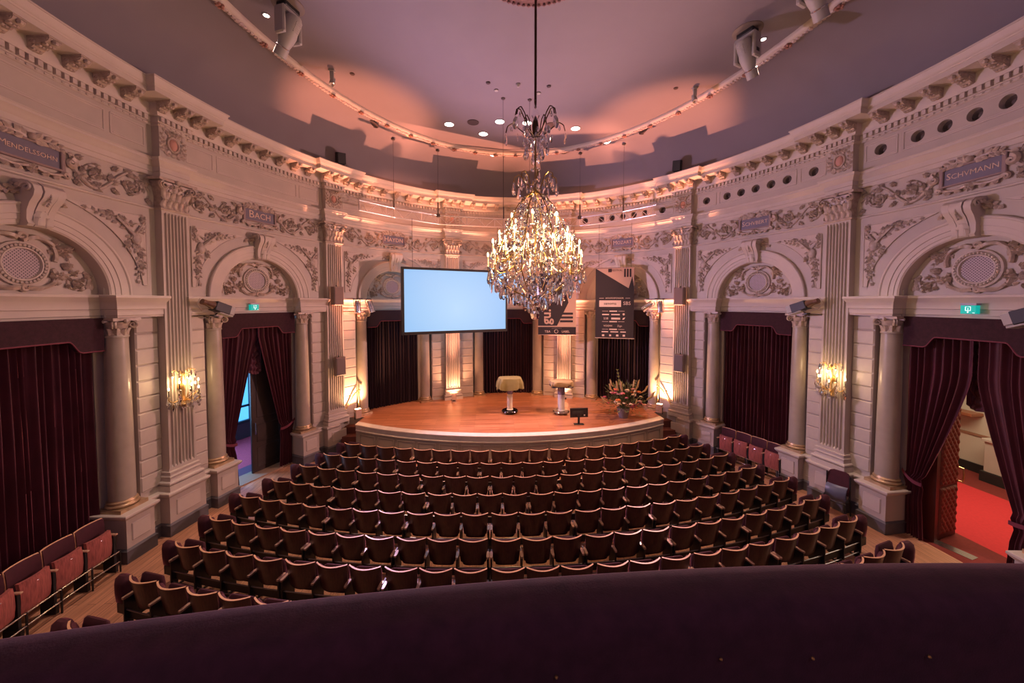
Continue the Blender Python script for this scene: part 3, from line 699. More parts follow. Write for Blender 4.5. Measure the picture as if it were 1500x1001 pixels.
BOW = BOW.mesh('rosette', 60); BOWM = mat('red_gilt_rosette', (.42, .22, .17), .3, metal=.4)
for k in range(48): x = -PI + (k+.3)/48*2*PI; link('rosette', BOW, BOWM, ring, M=Matrix.Translation(((RA-.03)*math.sin(x), (RB-.03)*math.cos(x), 9.115)))
# ceiling rose over the chandelier
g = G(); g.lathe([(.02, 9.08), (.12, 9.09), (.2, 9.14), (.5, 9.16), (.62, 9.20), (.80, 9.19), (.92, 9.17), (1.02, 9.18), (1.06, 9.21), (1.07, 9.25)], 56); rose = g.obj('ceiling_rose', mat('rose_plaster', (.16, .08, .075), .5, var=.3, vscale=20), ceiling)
g = G()
for k in range(72): g.ball((.98*math.cos(k*PI/36), .98*math.sin(k*PI/36), 9.165), .03, 6, 4)
g.obj('bead_ring', mat('rose_plaster', (.2, .11, .1)), rose)
# floor
a = np.linspace(0, 2*PI, 97)[:-1]; g = G(); V = [((EA+.78)*math.sin(x), (EB+.78)*math.cos(x), 0) for x in a]; g.add(V, [tuple(range(96))[::-1]])
floor_o = tag(g.obj('floor', FLOORM, smooth=0), kind='structure')
# stage
SY, SR = 13.15, 9.147
xa = np.linspace(-4.44, 4.44, 61); arc = [(x, SY - math.sqrt(SR**2-x*x)) for x in xa]; arc_in = [(x, SY - math.sqrt((SR-.17)**2 - x*x)) for x in xa]
wl = [tuple(p[:2]) for p in wmap(np.linspace(6.3, -6.3, 70), np.full(70, .84), np.zeros(70))]
right = [(4.42, 5.78), (4.86, 5.78), (4.93, 5.42), (5.22, 5.10), (5.34, 5.0)]; left = [(-x, y) for x, y in right[::-1]]
stage = empty('stage', kind='structure', label='curved wooden stage with cream panelled front below the screen')
poly = arc_in + right + wl + left; g = G(); g.add([(x, y, STAGE_Z) for x, y in poly], [tuple(range(len(poly)))]); g.obj('stage_floor', STAGEM, stage, smooth=0)
g = G(); pl = arc + right + wl + left; n = len(pl)                          # fascia and sides
P = np.array([[(x, y, z) for x, y in pl[:61]] for z in (0, STAGE_Z-.06)]); g.grid(P)
sides = right; g.grid(np.array([[(x, y, z) for x, y in [pl[60]] + right + [wl[0]]] for z in (0, STAGE_Z-.002)])); g.grid(np.array([[(x, y, z) for x, y in [wl[-1]] + left + [pl[0]]] for z in (0, STAGE_Z-.002)]))
g.obj('stage_side', mat('stage_fascia', (.30, .27, .225), .5), stage, smooth=30)
def arcpt(x, dr, z): r = SR + dr; return (x, SY - math.sqrt(r*r-x*x), z)
g = G(); g.grid(np.array([[arcpt(x, dr, z) for x in xa] for dr, z in ((-.18, STAGE_Z+.004), (.03, STAGE_Z+.004), (.045, STAGE_Z-.006), (.045, STAGE_Z-.03), (.02, STAGE_Z-.045), (.012, STAGE_Z-.15), (.03, STAGE_Z-.165), (.03, STAGE_Z-.185), (.0, STAGE_Z-.2))])); g.obj('stage_lip', mat('stage_lip_paint', (.56, .52, .46), .4, var=.08), stage)
npan = 15
for k in range(npan):
    x0 = -4.36 + k*(8.72/npan) + .05; x1 = x0 + 8.72/npan - .10; xs = np.linspace(x0, x1, 5); g = G()
    for (za, zb, xx) in ((.14, .155, xs), (.525, .54, xs)): g.grid(np.array([[arcpt(x, dr, z) for x in xx] for dr, z in ((0, za), (.018, za), (.018, zb), (0, zb))]))
    for xc in (x0, x1): g.grid(np.array([[arcpt(xc+d, dr, z) for z in (.14, .54)] for d, dr in ((-.008, 0), (-.008, .018), (.008, .018), (.008, 0))]))
    g.grid(np.array([[arcpt(x, .008, z) for x in np.linspace(x0+.05, x1-.05, 5)] for z in (.19, .49)])); g.obj('front_panel', mat('stage_fascia_panel', (.33, .295, .25), .5), stage)
for sx in (-1, 1):                                                         # side stairs, boxes, hand rails
    for k in range(3):
        g = G(); g.box(*sorted((sx*4.46, sx*4.90)), 5.02+.25*k, 5.78, 0 if k == 0 else .2*k, .2*(k+1), .008); g.obj('stair_step', mat('stair_carpet', (.12, .035, .025), .8), stage)
    M = Matrix.Translation((sx*5.085, 5.245, 0)) @ Matrix.Rotation(-sx*.834, 4, 'Z')
    b = G(); b.box(-.2, .2, -.012, .02, .02, .797); o = link('box_front', b.mesh('box_front', 0), CREAM, stage, M=M)
    b = G(); b.box(-.15, .15, -.025, -.01, .12, .135); b.box(-.15, .15, -.025, -.01, .56, .575); b.box(-.15, -.135, -.025, -.01, .12, .575); b.box(.135, .15, -.025, -.01, .12, .575); link('panel_moulding', b.mesh('panel_moulding', 0), CREAM2, o)
    h = empty('hand_rail', (sx*4.60, 5.85, STAGE_Z), label='slim brass stair hand rail at the %s end of the stage' % ('left' if sx < 0 else 'right'), cat='hand rail', group='stage hand rails')
    P = [(0, 0, .80), (sx*.10, -.07, .70), (sx*.28, -.24, .30), (sx*.40, -.42, .04), (sx*.40, -.43, 0)]
    q = G(); q.tube([(-sx*.05, .03, .795)] + P, .02, 8); q.obj('rail', BRASS, h, local=True)
    q = G(); q.tube([(0, 0, 0), (0, 0, .4), (0, 0, .795)], .012, 8); q.lathe([(.04, 0), (.04, .01), (.014, .015)], 12); q.obj('post', BRASS, h, local=True)
    u = empty('floor_uplight', (*wmap([sx*5.40], [-.16], [0])[0][:2], STAGE_Z), -sx*.75, label='small box uplight against the wall, %s side of stage' % ('left' if sx < 0 else 'right'), cat='uplight', group='stage uplights')
    q = G(); q.box(-.09, .09, -.06, .06, .03, .30, .012); q.obj('housing', mat('uplight_housing', (.55, .40, .33), .35, metal=.3), u, local=True)
    q = G(); q.box(-.075, .075, -.05, .05, .295, .306); q.obj('lens', mat('uplight_lens', (1, .6, .4), emit=(1, .55, .28), es=14), u, local=True)
    q = G(); q.box(-.10, -.085, -.02, .02, 0, .2); q.box(.085, .10, -.02, .02, 0, .2); q.obj('yoke', BLACK, u, local=True)
    light('uplight_beam', 'SPOT', wmap([sx*5.40], [-.16], [STAGE_Z+.36])[0], 260, (1, .50, .24), .03, wmap([sx*5.47], [.12], [2.6])[0], 150, .9)
    light('uplight_beam', 'SPOT', wmap([sx*2.018], [-.22], [STAGE_Z+.10])[0], 220, (1, .42, .22), .03, wmap([sx*2.018], [.05], [2.6])[0], 110, .9)
q = empty('acrylic_box', (-1.9, 7.24, STAGE_Z), label='small clear acrylic holder standing at the base of the fluted pilaster', cat='holder')
b = G(); b.box(-.085, .085, -.02, .02, 0, .32, .004); b.obj('body', mat('clear_acrylic', (.8, .62, .55), .08, trans=.6), q, local=True)
b = G(); b.box(-.05, .05, -.026, -.02, .05, .09); b.obj('slot', BLACK, q, local=True)
q = empty('floor_spot', (1.98, 7.47, STAGE_Z), label='low floor spot behind the right lectern', cat='uplight')
b = G(); b.lathe([(.05, 0), (.05, .05), (.04, .055), (.0, .055)], 16); b.obj('body', BLACK, q, local=True)
q = empty('floor_spot', (-1.98, 7.47, STAGE_Z), label='low floor spot at the foot of the left lit pilaster', cat='uplight')
b = G(); b.lathe([(.05, 0), (.05, .05), (.04, .055), (.0, .055)], 16); b.obj('body', BLACK, q, local=True)
# strong narrow beams of the same floor uplights: they pass the cornice and light the ceiling edge
for sp in (-5.40, -2.018, 2.018, 5.40):
    light('uplight_ceiling_beam', 'SPOT', wmap([sp], [-.24], [STAGE_Z+.37 if abs(sp) > 3 else STAGE_Z+.10])[0], 6500, SALMON, .03, wmap([sp*1.06], [-.85], [9.0])[0], 32, .7)
# ================================================================== CURTAINS, PELMETS, DOORS
def fold(u, n, amp, ph):
    w_ = u*n + ph + .8*np.sin(u*n*.31 + ph); return amp*(np.sin(w_) + .30*np.sin(2*w_ + .6) + .35*np.sin(u*n*.43 + 2*ph))
CUR_LAB = ['full-height closed burgundy velvet curtain at the far left edge', None, 'closed dark velvet curtain on stage left behind the screen', 'closed dark velvet curtain at the middle of the stage back wall', 'closed dark velvet curtain on stage right behind the flowers', 'closed burgundy velvet curtain behind the row of side seats, right wall', None]
PEL_LAB = ['burgundy pelmet with shaped hem over the closed far left curtain', 'burgundy pelmet with shaped hem over the open left doorway', 'dark pelmet over the stage curtain, left of the screen', 'dark pelmet over the middle stage curtain behind the chandelier', 'dark pelmet over the stage curtain behind the tall banner', 'dark pelmet over the closed curtain of the right wall', 'wide burgundy pelmet over the red corridor doorway']
for i, (sc, hb) in enumerate(BAYS):
    onstage = i in (2, 3, 4); z0 = (STAGE_Z if onstage else 0) + .012; ph = i*1.7
    # pelmet
    u = np.concatenate([np.linspace(-.862, -.58, 6), np.linspace(-.54, -.40, 6), np.linspace(-.35, .35, 8), np.linspace(.40, .54, 6), np.linspace(.58, .862, 6)])
    k = np.clip((.57-abs(u))/.16, 0, 1); k = k*k*(3-2*k); zb = 3.45 + .18*k
    root = empty('pelmet', M=wframe(sc, .22), label=PEL_LAB[i], cat='pelmet', group='velvet pelmets')
    g = G(); fr = np.array([wmap(sc+u, u*0+.22, zb), wmap(sc+u, u*0+.22, u*0+3.968)]); bk = np.array([wmap(sc+u, u*0+.29, zb), wmap(sc+u, u*0+.29, u*0+3.968)])
    g.grid(fr); g.grid(bk, flip=True); g.grid(np.array([bk[0], fr[0]]))
    for e in (0, -1): g.add([fr[0][e], fr[1][e], bk[1][e], bk[0][e]], [(0, 1, 2, 3)])
    g.obj('pelmet_board', STAGEV if onstage else VELVET_D, root, smooth=30)
    g = G(); P = fr[0].copy(); g.tube(P, .011, 6); g.obj('piping', PIPING, root)
    if i not in (1, 6):
        nf = 420; uu = np.linspace(-.862, .862, nf); zz = np.array([z0, z0+.3, 1.6, 2.4, 3.2, 3.7]); rows = []
        for z in zz:
            a = .045 + .02*(3.7-z)/3.7; rows.append(wmap(sc+uu+.006*np.sin(uu*9+z*1.3), .46 + fold(uu + .004*np.sin(z*2+uu*5), 68, a, ph), uu*0+z))
        g = G(); g.grid(np.array(rows)); tag(g.obj('curtain', STAGEV if onstage else VELVET, smooth=80), CUR_LAB[i], 'curtain', 'closed velvet curtains')
    else:
        for m in (-1, 1):
            where = 'left' if i == 1 else 'right'; sd = 'left' if m < 0 else 'right'
            root = empty('tied_curtain', M=wframe(sc+m*.7, .4), label='burgundy curtain tied back at the %s of the %s' % (sd, 'left doorway with blue light' if i == 1 else 'red corridor doorway'), cat='curtain', group='tied-back curtains')
            tt = np.linspace(0, 1, 200); zz = np.concatenate([np.linspace(3.75, 1.15, 16), np.linspace(1.08, z0, 7)]); rows = []
            for z in zz:
                zt_ = 3.4 if i == 1 else 3.0; ux_ = .52 if i == 1 else (.60 if m < 0 else .46); kk = np.clip((zt_-z)/(zt_-1.05), 0, 1)
                if z > 1.05: uin = .015 + ux_*kk**(1.0 if i == 1 else 1.15)
                else: uin = .015 + ux_ - .06*(1.05-z)
                ut = .862 - (.862-uin)*tt
                amp = .040 - .012*kk
                bulge = -.05*math.sin(min(1, kk)*PI)*0
                rows.append(wmap(sc+m*ut, .37 + .04*kk*(z > .9) - .06*(abs(z-1.05) < .08) + fold(tt*.9, 52, amp, ph+m), ut*0+z))
            g = G(); g.grid(np.array(rows)); g.obj('cloth', VELVET, root, smooth=80)
            ut_ = (.52 if i == 1 else (.60 if m < 0 else .46)) - .005; uu = np.linspace(ut_, .88, 10); g = G(); P = [wmap(sc+m*uu, uu*0+.33-.03*np.sin((uu-ut_)/(.88-ut_)*PI), 1.0 + .16*((uu-ut_)/(.88-ut_))**2 + dz) for dz in (-.03, .03)]
            g.grid(np.array(P)); P2 = [wmap(sc+m*uu, uu*0+.345-.03*np.sin((uu-ut_)/(.88-ut_)*PI), 1.0 + .16*((uu-ut_)/(.88-ut_))**2 + dz) for dz in (-.03, .03)]; g.grid(np.array(P2), flip=True)
            g.obj('tie_back', PIPING, root, smooth=60)
        # ruched festoon hanging behind the gap
        uu = np.linspace(-.16, .16, 40); zz = np.linspace(3.75, 2.55, 60); rows = []
        for z in zz:
            sw = np.abs(np.sin((z-2.62)*PI/.16)); rows.append(wmap(sc+(-.04 if i == 6 else .06)+uu, .54 - .05*sw*np.cos(uu/.16*PI/2) + .01*np.sin(uu*90), z - .07*(1-(uu/.16)**2) + uu*0))
        g = G(); g.grid(np.array(rows)); tag(g.obj('festoon', VELVET, smooth=80), 'ruched velvet festoon hanging in the %s' % ('left doorway' if i == 1 else 'red corridor doorway'), 'festoon')
# ---- left doorway: closed leaf, lobby with a blue-lit window
DW = mat('door_dark_wood', (.035, .022, .018), .4, var=.2); sc = BAYS[1][0]; ML = wframe(sc)
d = empty('door_1', M=ML @ Matrix.Translation((.02, .66, .012)), kind='structure')
g = G(); g.box(0, .83, -.025, .025, 0, 3.5, .006); g.obj('leaf', DW, d, local=True)
for (a, b) in ((.12, .62), (.74, 1.18), (1.35, 3.2)):
    g = G(); g.box(.12, .71, -.035, .0, a, b, .012); g.obj('door_panel', DW, d, local=True)
g = G(); g.tube([(.07, -.03, .97), (.07, -.075, .98), (.07, -.08, 1.1), (.07, -.075, 1.24), (.07, -.03, 1.25)], .013, 8); g.obj('handle', STEEL, d, local=True)
g = G(); g.box(-.9, .9, .3, .8, -.02, .012); link('threshold', g.mesh('threshold', 0), mat('oak_sill', (.30, .2, .13), .5), d, M=Matrix.Translation((-.02, -.66, 0)))
lob = empty('wall_lobby', M=ML, kind='structure')
CARP = mat('lobby_carpet', (.55, .06, .11), .95, var=.2, vscale=30); CARPB = mat('lobby_carpet_border', (.13, .05, .10), .95)
g = G(); g.box(-2.6, 3.4, .8, 1.25, -.05, .004); g.obj('carpet_border', CARPB, lob, local=True)
g = G(); g.box(-2.6, 3.4, 1.25, 3.3, -.05, .004); g.obj('carpet', CARP, lob, local=True)
g = G(); g.box(-2.6, 3.4, 3.3, 3.4, 0, .55); g.box(-2.6, 3.4, 3.3, 3.4, 3.0, 4.0); g.box(-2.7, -2.6, .8, 3.4, 0, 4); g.box(3.4, 3.5, .8, 3.4, 0, 4); g.box(-2.7, 3.5, .8, 3.4, 4.0, 4.1); g.box(-2.7, -1.3, .78, .8, 0, 4); g.box(1.3, 3.5, .78, .8, 0, 4); g.box(-1.3, 1.3, .78, .8, 3.9, 4.05); g.obj('lobby_shell', mat('lobby_paint', (.16, .15, .17), .6), lob, local=True)
g = G(); g.box(-2.6, 3.4, 3.36, 3.38, .55, 3.0); g.obj('window_1', mat('daylit_glass', (.2, .5, .9), emit=(.10, .48, 1.0), es=1.3), lob, local=True)
for k in range(9):
    g = G(); x = -2.6 + k*.75; g.box(x-.04, x+.04, 3.26, 3.36, .55, 3.0); g.obj('mullion', mat('window_frame_dark', (.05, .06, .08), .4), lob, local=True)
g = G(); g.box(-2.6, 3.4, 3.2, 3.3, .50, .58); g.box(-2.6, 3.4, 3.2, 3.26, 1.0, 1.06); g.obj('transom', mat('window_frame_dark', (.05, .06, .08)), lob, local=True)
light('window_daylight', 'AREA', ML @ Vector((-.6, 3.1, 1.7)), 220, (.25, .55, 1.0), 1.8, ML @ Vector((.1, 0, .3)), sy=2.2)
# ---- right doorway: red corridor with buttoned leather door
LEA = mat('buttoned_red_leather', (.20, .035, .022), .35, var=.2, vscale=8, coat=.2); RW = mat('door_red_wood', (.085, .014, .012), .4)
d = empty('door_2', (7.19, .61, .006), .26, kind='structure')
g = G(); g.box(0, .60, -.025, .025, 0, 2.75, .006); g.obj('leaf', RW, d, local=True)
for (a, b) in ((.10, .93), (.98, 2.65)):
    for sd in (-1, 1):
        X = np.linspace(.05, .55, 41); Z = np.linspace(a, b, int((b-a)*70)); XX, ZZ = np.meshgrid(X, Z, indexing='ij'); p = .115
        q1 = np.abs(np.sin(PI*(XX/p + ZZ/(p*1.25))/1.0)); q2 = np.abs(np.sin(PI*(XX/p - ZZ/(p*1.25)))); edge = np.minimum(np.minimum(XX-.05, .55-XX), np.minimum(ZZ-a, b-ZZ)); h = .045*np.minimum(1, edge/.03)**.5*(.35 + .65*np.sqrt(np.clip(q1*q2, 0, 1)))
        g = G(); g.grid(np.stack([XX, sd*(.022 + h), ZZ], -1), flip=sd > 0); g.obj('padded_panel', LEA, d, local=True, smooth=60)
g = G(); g.tube([(.57, -.03, 1.0), (.57, -.10, 1.01), (.57, -.11, 1.13), (.57, -.10, 1.25), (.57, -.03, 1.26)], .014, 8); g.obj('handle', BRASS, d, local=True)
g = G(); g.box(-.09, .0, -.04, .16, 0, 2.8); g.obj('door_frame', RW, d, local=True)
g = G(); g.box(-.12, .06, -.5, .0, -.004, .006); g.obj('floor_closer', STEEL, d, local=True)
cor = empty('wall_corridor', kind='structure')
RC = mat('red_runner', (.55, .030, .035), .95, var=.08, vscale=20); RC2 = mat('dark_red_carpet', (.18, .022, .016), .95, var=.15, vscale=20)
for (a, b, m_, nm) in ((6.99, 7.85, RC2, 'carpet_border'), (7.85, 10.33, RC, 'carpet_runner'), (10.33, 11.4, RC2, 'carpet_border')):
    g = G(); g.box(a, b, -4.5, 6.5, -.05, .003); g.obj(nm, m_, cor)
CW = mat('corridor_paint', (.52, .46, .37), .6)
g = G(); g.box(11.4, 11.5, -4.5, 6.5, 0, 4); g.box(6.9, 11.5, 6.5, 6.6, 0, 4); g.box(6.9, 11.5, -4.6, -4.5, 0, 4); g.box(6.9, 11.5, -4.6, 6.6, 3.95, 4.05); g.obj('corridor_shell', CW, cor)
g = G(); g.box(7.30, 7.33, -4.5, -1.2, 0, 4); g.box(7.30, 7.33, 1.2, 6.5, 0, 4); g.obj('corridor_inner', CW, cor)
g = G(); g.box(11.36, 11.4, -4.5, 6.5, 0, .22); g.box(10.93, 11.39, 2.1, 2.62, 0, .24); g.obj('skirting', mat('black_skirting', (.02, .02, .02), .4), cor)
g = G(); g.box(10.97, 11.4, 2.14, 2.58, .24, .95, .01); g.box(10.93, 11.4, 2.1, 2.62, .95, 1.02, .01); g.obj('pier', CREAM, cor)
g = G(); g.box(11.05, 11.40, 2.9, 4.6, 1.42, 1.50, .01); g.obj('shelf', mat('shelf_wood', (.25, .09, .045), .4), cor)
g = G(); g.box(11.37, 11.4, -4, 6, .92, .97); g.obj('dado_rail', mat('rail_brown', (.3, .16, .1), .5), cor)
g = G(); g.box(11.37, 11.4, 3.25, 4.4, 2.15, 2.9); pf = g.obj('picture_frame', BLACK, cor)
g = G(); g.box(11.36, 11.371, 3.3, 4.35, 2.2, 2.85); g.obj('picture', mat('pale_print', (.6, .56, .48), .5), pf)
light('corridor_lamp', 'AREA', (9.2, 1.2, 3.85), 150, (1.0, .78, .55), 1.2, (9.2, 1.2, 0), sy=3.0)
# ---- balcony parapet (velvet padded) in front of the camera
g = G(); ang = np.linspace(-.36, .36, 61); RC_ = 11.6; cyb = -4.392 - RC_
prf = [(.05, 2.3), (.05, 3.40), (.045, 3.455), (.03, 3.485), (.008, 3.500), (-.02, 3.503), (-.08, 3.495), (-.11, 3.485), (-.125, 3.465), (-.13, 3.43), (-.135, 2.6)]
g.grid(np.array([[(-.05 + (RC_+y)*math.sin(a), cyb + (RC_+y)*math.cos(a), z) for a in ang] for y, z in prf]))
par = empty('balcony_parapet', (-.05, -4.4, 2.3), label='dark velvet-padded balcony parapet curving across the bottom of the view', cat='parapet')
g.obj('padding', mat('parapet_velvet', (.034, .0075, .014), .95, sheen=.12, var=.3, vscale=25, bump=.12, bscale=220), par, smooth=60)
for x, z in ((.10, 3.39), (-.12, 3.40), (.38, 3.385), (-.5, 3.39), (.62, 3.38)):
    a = math.asin((x+.05)/(RC_-.135)); p = Vector((-.05 + (RC_-.14)*math.sin(a), cyb + (RC_-.14)*math.cos(a), z)); g = G(); g.ball(p, .004, 6, 4); g.obj('tack', BRASS, par)
bf = G(); bf.box(-3.6, 3.4, -7.5, -4.6, 2.35, 2.45); tag(bf.obj('balcony_floor', mat('balcony_carpet', (.05, .012, .014), .9)), kind='structure')
# ================================================================== SEATS
ORD = ['first', 'second', 'third', 'fourth', 'fifth', 'sixth', 'seventh', 'eighth', 'ninth', 'tenth', 'eleventh', 'twelfth', 'thirteenth', 'fourteenth', 'fifteenth', 'sixteenth', 'seventeenth', 'eighteenth', 'nineteenth', 'twentieth', 'twenty-first', 'twenty-second', 'twenty-third']
SAG, HT = .085, .67
def shell(z, off=0.0, n=13, a0=1.0):
    k = max(0, (z-.28)/(HT-.28)); hw = (.192 + .030*min(1, k**.8)) - off*.25; a = np.linspace(-a0, a0, n)
    return np.stack([hw*a, SAG*(hw/.222)*a*a + (HT-z)*.16 + off, 0*a + z], -1)
zs = [.29, .31, .36, .46, .58, HT]
g = G(); O = np.array([shell(z) for z in zs]); I = np.array([shell(z, .016) for z in zs]); g.grid(O, flip=True); g.grid(I)
g.grid(np.array([O[0], I[0]]))
for e in (0, -1): g.grid(np.array([O[:, e], I[:, e]]))
ME_SHELL = g.mesh('back_shell', 50)
g = G(); o, i_ = shell(HT, -.003), shell(HT, .019); up = np.array([0, 0, .006]); g.grid(np.array([o, o+up, i_+up, i_, o])); ME_RIM = g.mesh('back_edge', 30)
g = G(); zc = [.31, .36, .45, .58, .635, .65]; th = [.02, .045, .055, .05, .04, .018]; A = np.array([shell(z, .017, 11, .92) for z in zc]); B = np.array([shell(z, .017+t, 11, .90) for z, t in zip(zc, th)]); g.grid(B); g.grid(np.array([A[-1], B[-1]]), flip=True)
for e in (0, -1): g.grid(np.array([A[:, e], B[:, e]]))
ME_PAD = g.mesh('back_pad', 60)
g = G(); rows = []                                  # seat folded upright
for z, y0, t, hw in ((.20, .17, .03, .13), (.22, .15, .08, .165), (.34, .14, .10, .185), (.48, .15, .09, .19), (.56, .17, .06, .18), (.58, .19, .02, .15)):
    a = np.linspace(0, 2*PI, 17)[:-1]; c, s_ = np.cos(a), np.sin(a); sx = np.sign(c)*abs(c)**.5; sy = np.sign(s_)*abs(s_)**.6; rows.append(np.stack([hw*sx, y0 + t/2 + t/2*sy, 0*a+z], -1))
g.grid(np.array(rows), close_v=True, flip=True); g.add(rows[-1], [tuple(range(16))]); g.add(rows[0], [tuple(range(16))[::-1]]); ME_SEAT = g.mesh('seat_cushion', 60)
g = G(); g.prism([(-.016, -.04), (.016, -.04), (.021, .0), (.021, .08), (.012, .10), (-.012, .10), (-.021, .08), (-.021, .0)], .415, .440, 'z'); ME_ARM = g.mesh('armrest', 30)
g = G(); g.box(-.011, .011, -.03, .20, .09, .405); g.box(-.014, .014, .0, .06, 0, .1); g.box(-.014, .014, -.06, .24, 0, .025, .004); ME_LEG = g.mesh('leg', 0)
g = G(); rows = []
for z, t_, cx in ((.31, .05, .10), (.33, .075, .10), (.45, .085, .105), (.56, .08, .115), (.62, .06, .125), (.645, .02, .13)):
    a = np.linspace(0, 2*PI, 17)[:-1]; c, s_ = np.cos(a), np.sin(a); hx = .085 if .32 < z < .63 else .06
    rows.append(np.stack([cx + hx*np.sign(c)*abs(c)**.5, .04 + t_*np.sign(s_)*abs(s_)**.6, 0*a+z], -1))
g.grid(np.array(rows), close_v=True, flip=True); g.add(rows[-1], [tuple(range(16))]); ME_END = g.mesh('jump_seat', 60)
g = G(); g.box(.03, .17, -.03, .10, .17, .315, .01); ME_ENDB = g.mesh('jump_seat_base', 0)

PITCH, GAP, YC = .470, .030, 16.70
ROWS = [(3.375, [4, 4, 3, 4, 4]), (2.69, [4]*5), (2.06, [3]*7), (1.375, [3, 4, 4, 4, 4, 3]), (.745, [4, 3, 3, 3, 3, 3, 4]), (.075, [4, 3, 3, 3, 3, 3, 4]), (-.55, [4, 3, 3, 3, 3, 3, 4]), (-1.20, [4, 3, 3, 3, 3, 3, 4]), (-1.86, [4, 3, 3, 3, 3, 3, 4])]
PADM = SEATV
for r, (y0, secs) in enumerate(ROWS):
    R = YC - y0 + SAG; n = sum(secs); tot = n*PITCH + (len(secs)-1)*GAP; x = -tot/2 + .05; q = 0; posts = [x]
    for si, m in enumerate(secs):
        for k in range(m):
            q += 1
            if r == 8 and not (q <= 4 or q >= 20): x += PITCH; continue
            ph = (x + PITCH/2)/R; x += PITCH
            rt = empty('theatre_seat', (R*math.sin(ph), YC - R*math.cos(ph), 0), ph, label='wood-backed velvet theatre seat, %s row from the stage, %s from the left end' % (ORD[r], ORD[q-1]), cat='theatre seat', group='seats of the curved rows')
            link('back_shell', ME_SHELL, VENEER, rt); link('back_edge', ME_RIM, RIM, rt); link('back_pad', ME_PAD, PADM, rt); link('seat_cushion', ME_SEAT, PADM, rt, M=Matrix.Translation((0, 0, .075 if q in (1, n) else 0)))
            T = Matrix.Translation((-PITCH/2 + (.012 if k == 0 else 0), SAG-.045, 0)); link('armrest', ME_ARM, ARM, rt, M=T); link('leg', ME_LEG, BLACK, rt, M=T)
            if q == 1: T = Matrix.Translation((-PITCH/2, .06, 0)) @ Matrix.Rotation(PI, 4, 'Z') @ Matrix.Translation((0, -.08, 0)); link('jump_seat', ME_END, PADM, rt, M=T); link('jump_seat_base', ME_ENDB, BLACK, rt, M=T)
            if k == m-1:
                if q == n: T = Matrix.Translation((PITCH/2, .06, 0)); link('jump_seat', ME_END, PADM, rt, M=T); link('jump_seat_base', ME_ENDB, BLACK, rt, M=T)
                T = Matrix.Translation((PITCH/2 - .012, SAG-.045, 0)); link('armrest', ME_ARM, ARM, rt, M=T); link('leg', ME_LEG, BLACK, rt, M=T)
        x += GAP; posts.append(x - GAP/2)
    # steel rail along the foot of the row
    rl = empty('row_rail', (0, YC-R-.02, 0), label='black steel rail along the foot of the %s seat row from the stage' % ORD[r], cat='rail', group='seat row rails')
    a0, a1 = (-tot/2+.06)/R, (tot/2+.04)/R
    if r == 8: a1 = a0 + 4*PITCH/R
    aa = np.linspace(a0, a1, 40); RR = R - .035
    for (z, rad, mt_, nm) in ((.262, .009, mat('rail_steel', (.22, .21, .22), .3, metal=.8), 'top_bar'), (.10, .008, mat('rail_steel', (.22, .21, .22)), 'bottom_bar')):
        g = G(); g.tube(np.stack([RR*np.sin(aa), YC - RR*np.cos(aa), 0*aa+z], -1), rad, 6); g.obj(nm, mt_, rl)
    g = G(); R2 = RR - .02; g.grid(np.array([np.stack([R2*np.sin(aa), YC - R2*np.cos(aa), 0*aa+z], -1) for z in (.13, .25)])); g.obj('kick_plate', BLACK, rl)
    for xx in posts:
        if r == 8 and xx > -tot/2 + 2.2: continue
        b = min(max((xx-GAP/2)/R, a0), a1); g = G(); c, s_ = math.cos(b), math.sin(b); P = [(RR*s_, YC - RR*c, z) for z in (0, .1, .27)]; g.tube(P, .012, 6); g.obj('post', BLACK, rl)
# ---- side seats along the walls (facing the room, seats folded up)
g = G(); rows = []
for z, dy, hw in ((.50, .035, .17), (.55, .025, .18), (.70, .02, .185), (.82, .03, .185), (.86, .045, .18)):
    a = np.linspace(-1, 1, 9); rows.append(np.stack([hw*a, .02 + dy - .03 + .03*(1-a*a), 0*a+z], -1))
rows = np.array(rows); bk = rows + np.array([0, .05, 0]); g.grid(rows, flip=True); g.grid(bk); g.grid(np.array([rows[-1], bk[-1]]), flip=True)
for e in (0, -1): g.grid(np.array([rows[:, e], bk[:, e]]))
ME_SB = g.mesh('back', 60)
g = G(); g.tube(np.concatenate([rows[:1, 0], rows[:, 0], rows[-1], rows[::-1, -1]]) + np.array([0, .02, .004]), .009, 6); ME_SBR = g.mesh('back_edge', 60)
g = G(); rr = []
for z, y in ((.28, -.115), (.32, -.135), (.45, -.15), (.60, -.145), (.69, -.13)):
    a = np.linspace(-1, 1, 9); rr.append(np.stack([.165*a, y + .035*a*a, 0*a+z], -1))
rr = np.array(rr); b2 = rr + np.array([0, .045, 0]); g.grid(rr, flip=True); g.grid(b2); g.grid(np.array([rr[-1], b2[-1]]), flip=True)
for e in (0, -1): g.grid(np.array([rr[:, e], b2[:, e]]))
ME_SS = g.mesh('seat', 50)
g = G(); g.box(-.02, .02, -.16, .04, .585, .61, .006); ME_SA = g.mesh('armrest', 0)
g = G(); g.box(-.016, .016, -.12, .05, .12, .585); g.box(-.02, .02, -.14, .05, 0, .14); ME_SL = g.mesh('leg', 0)
g = G(); g.lathe([(.012, 0), (.012, .004), (0, .005)], 10); ME_BADGE = g.mesh('number_badge', 0)
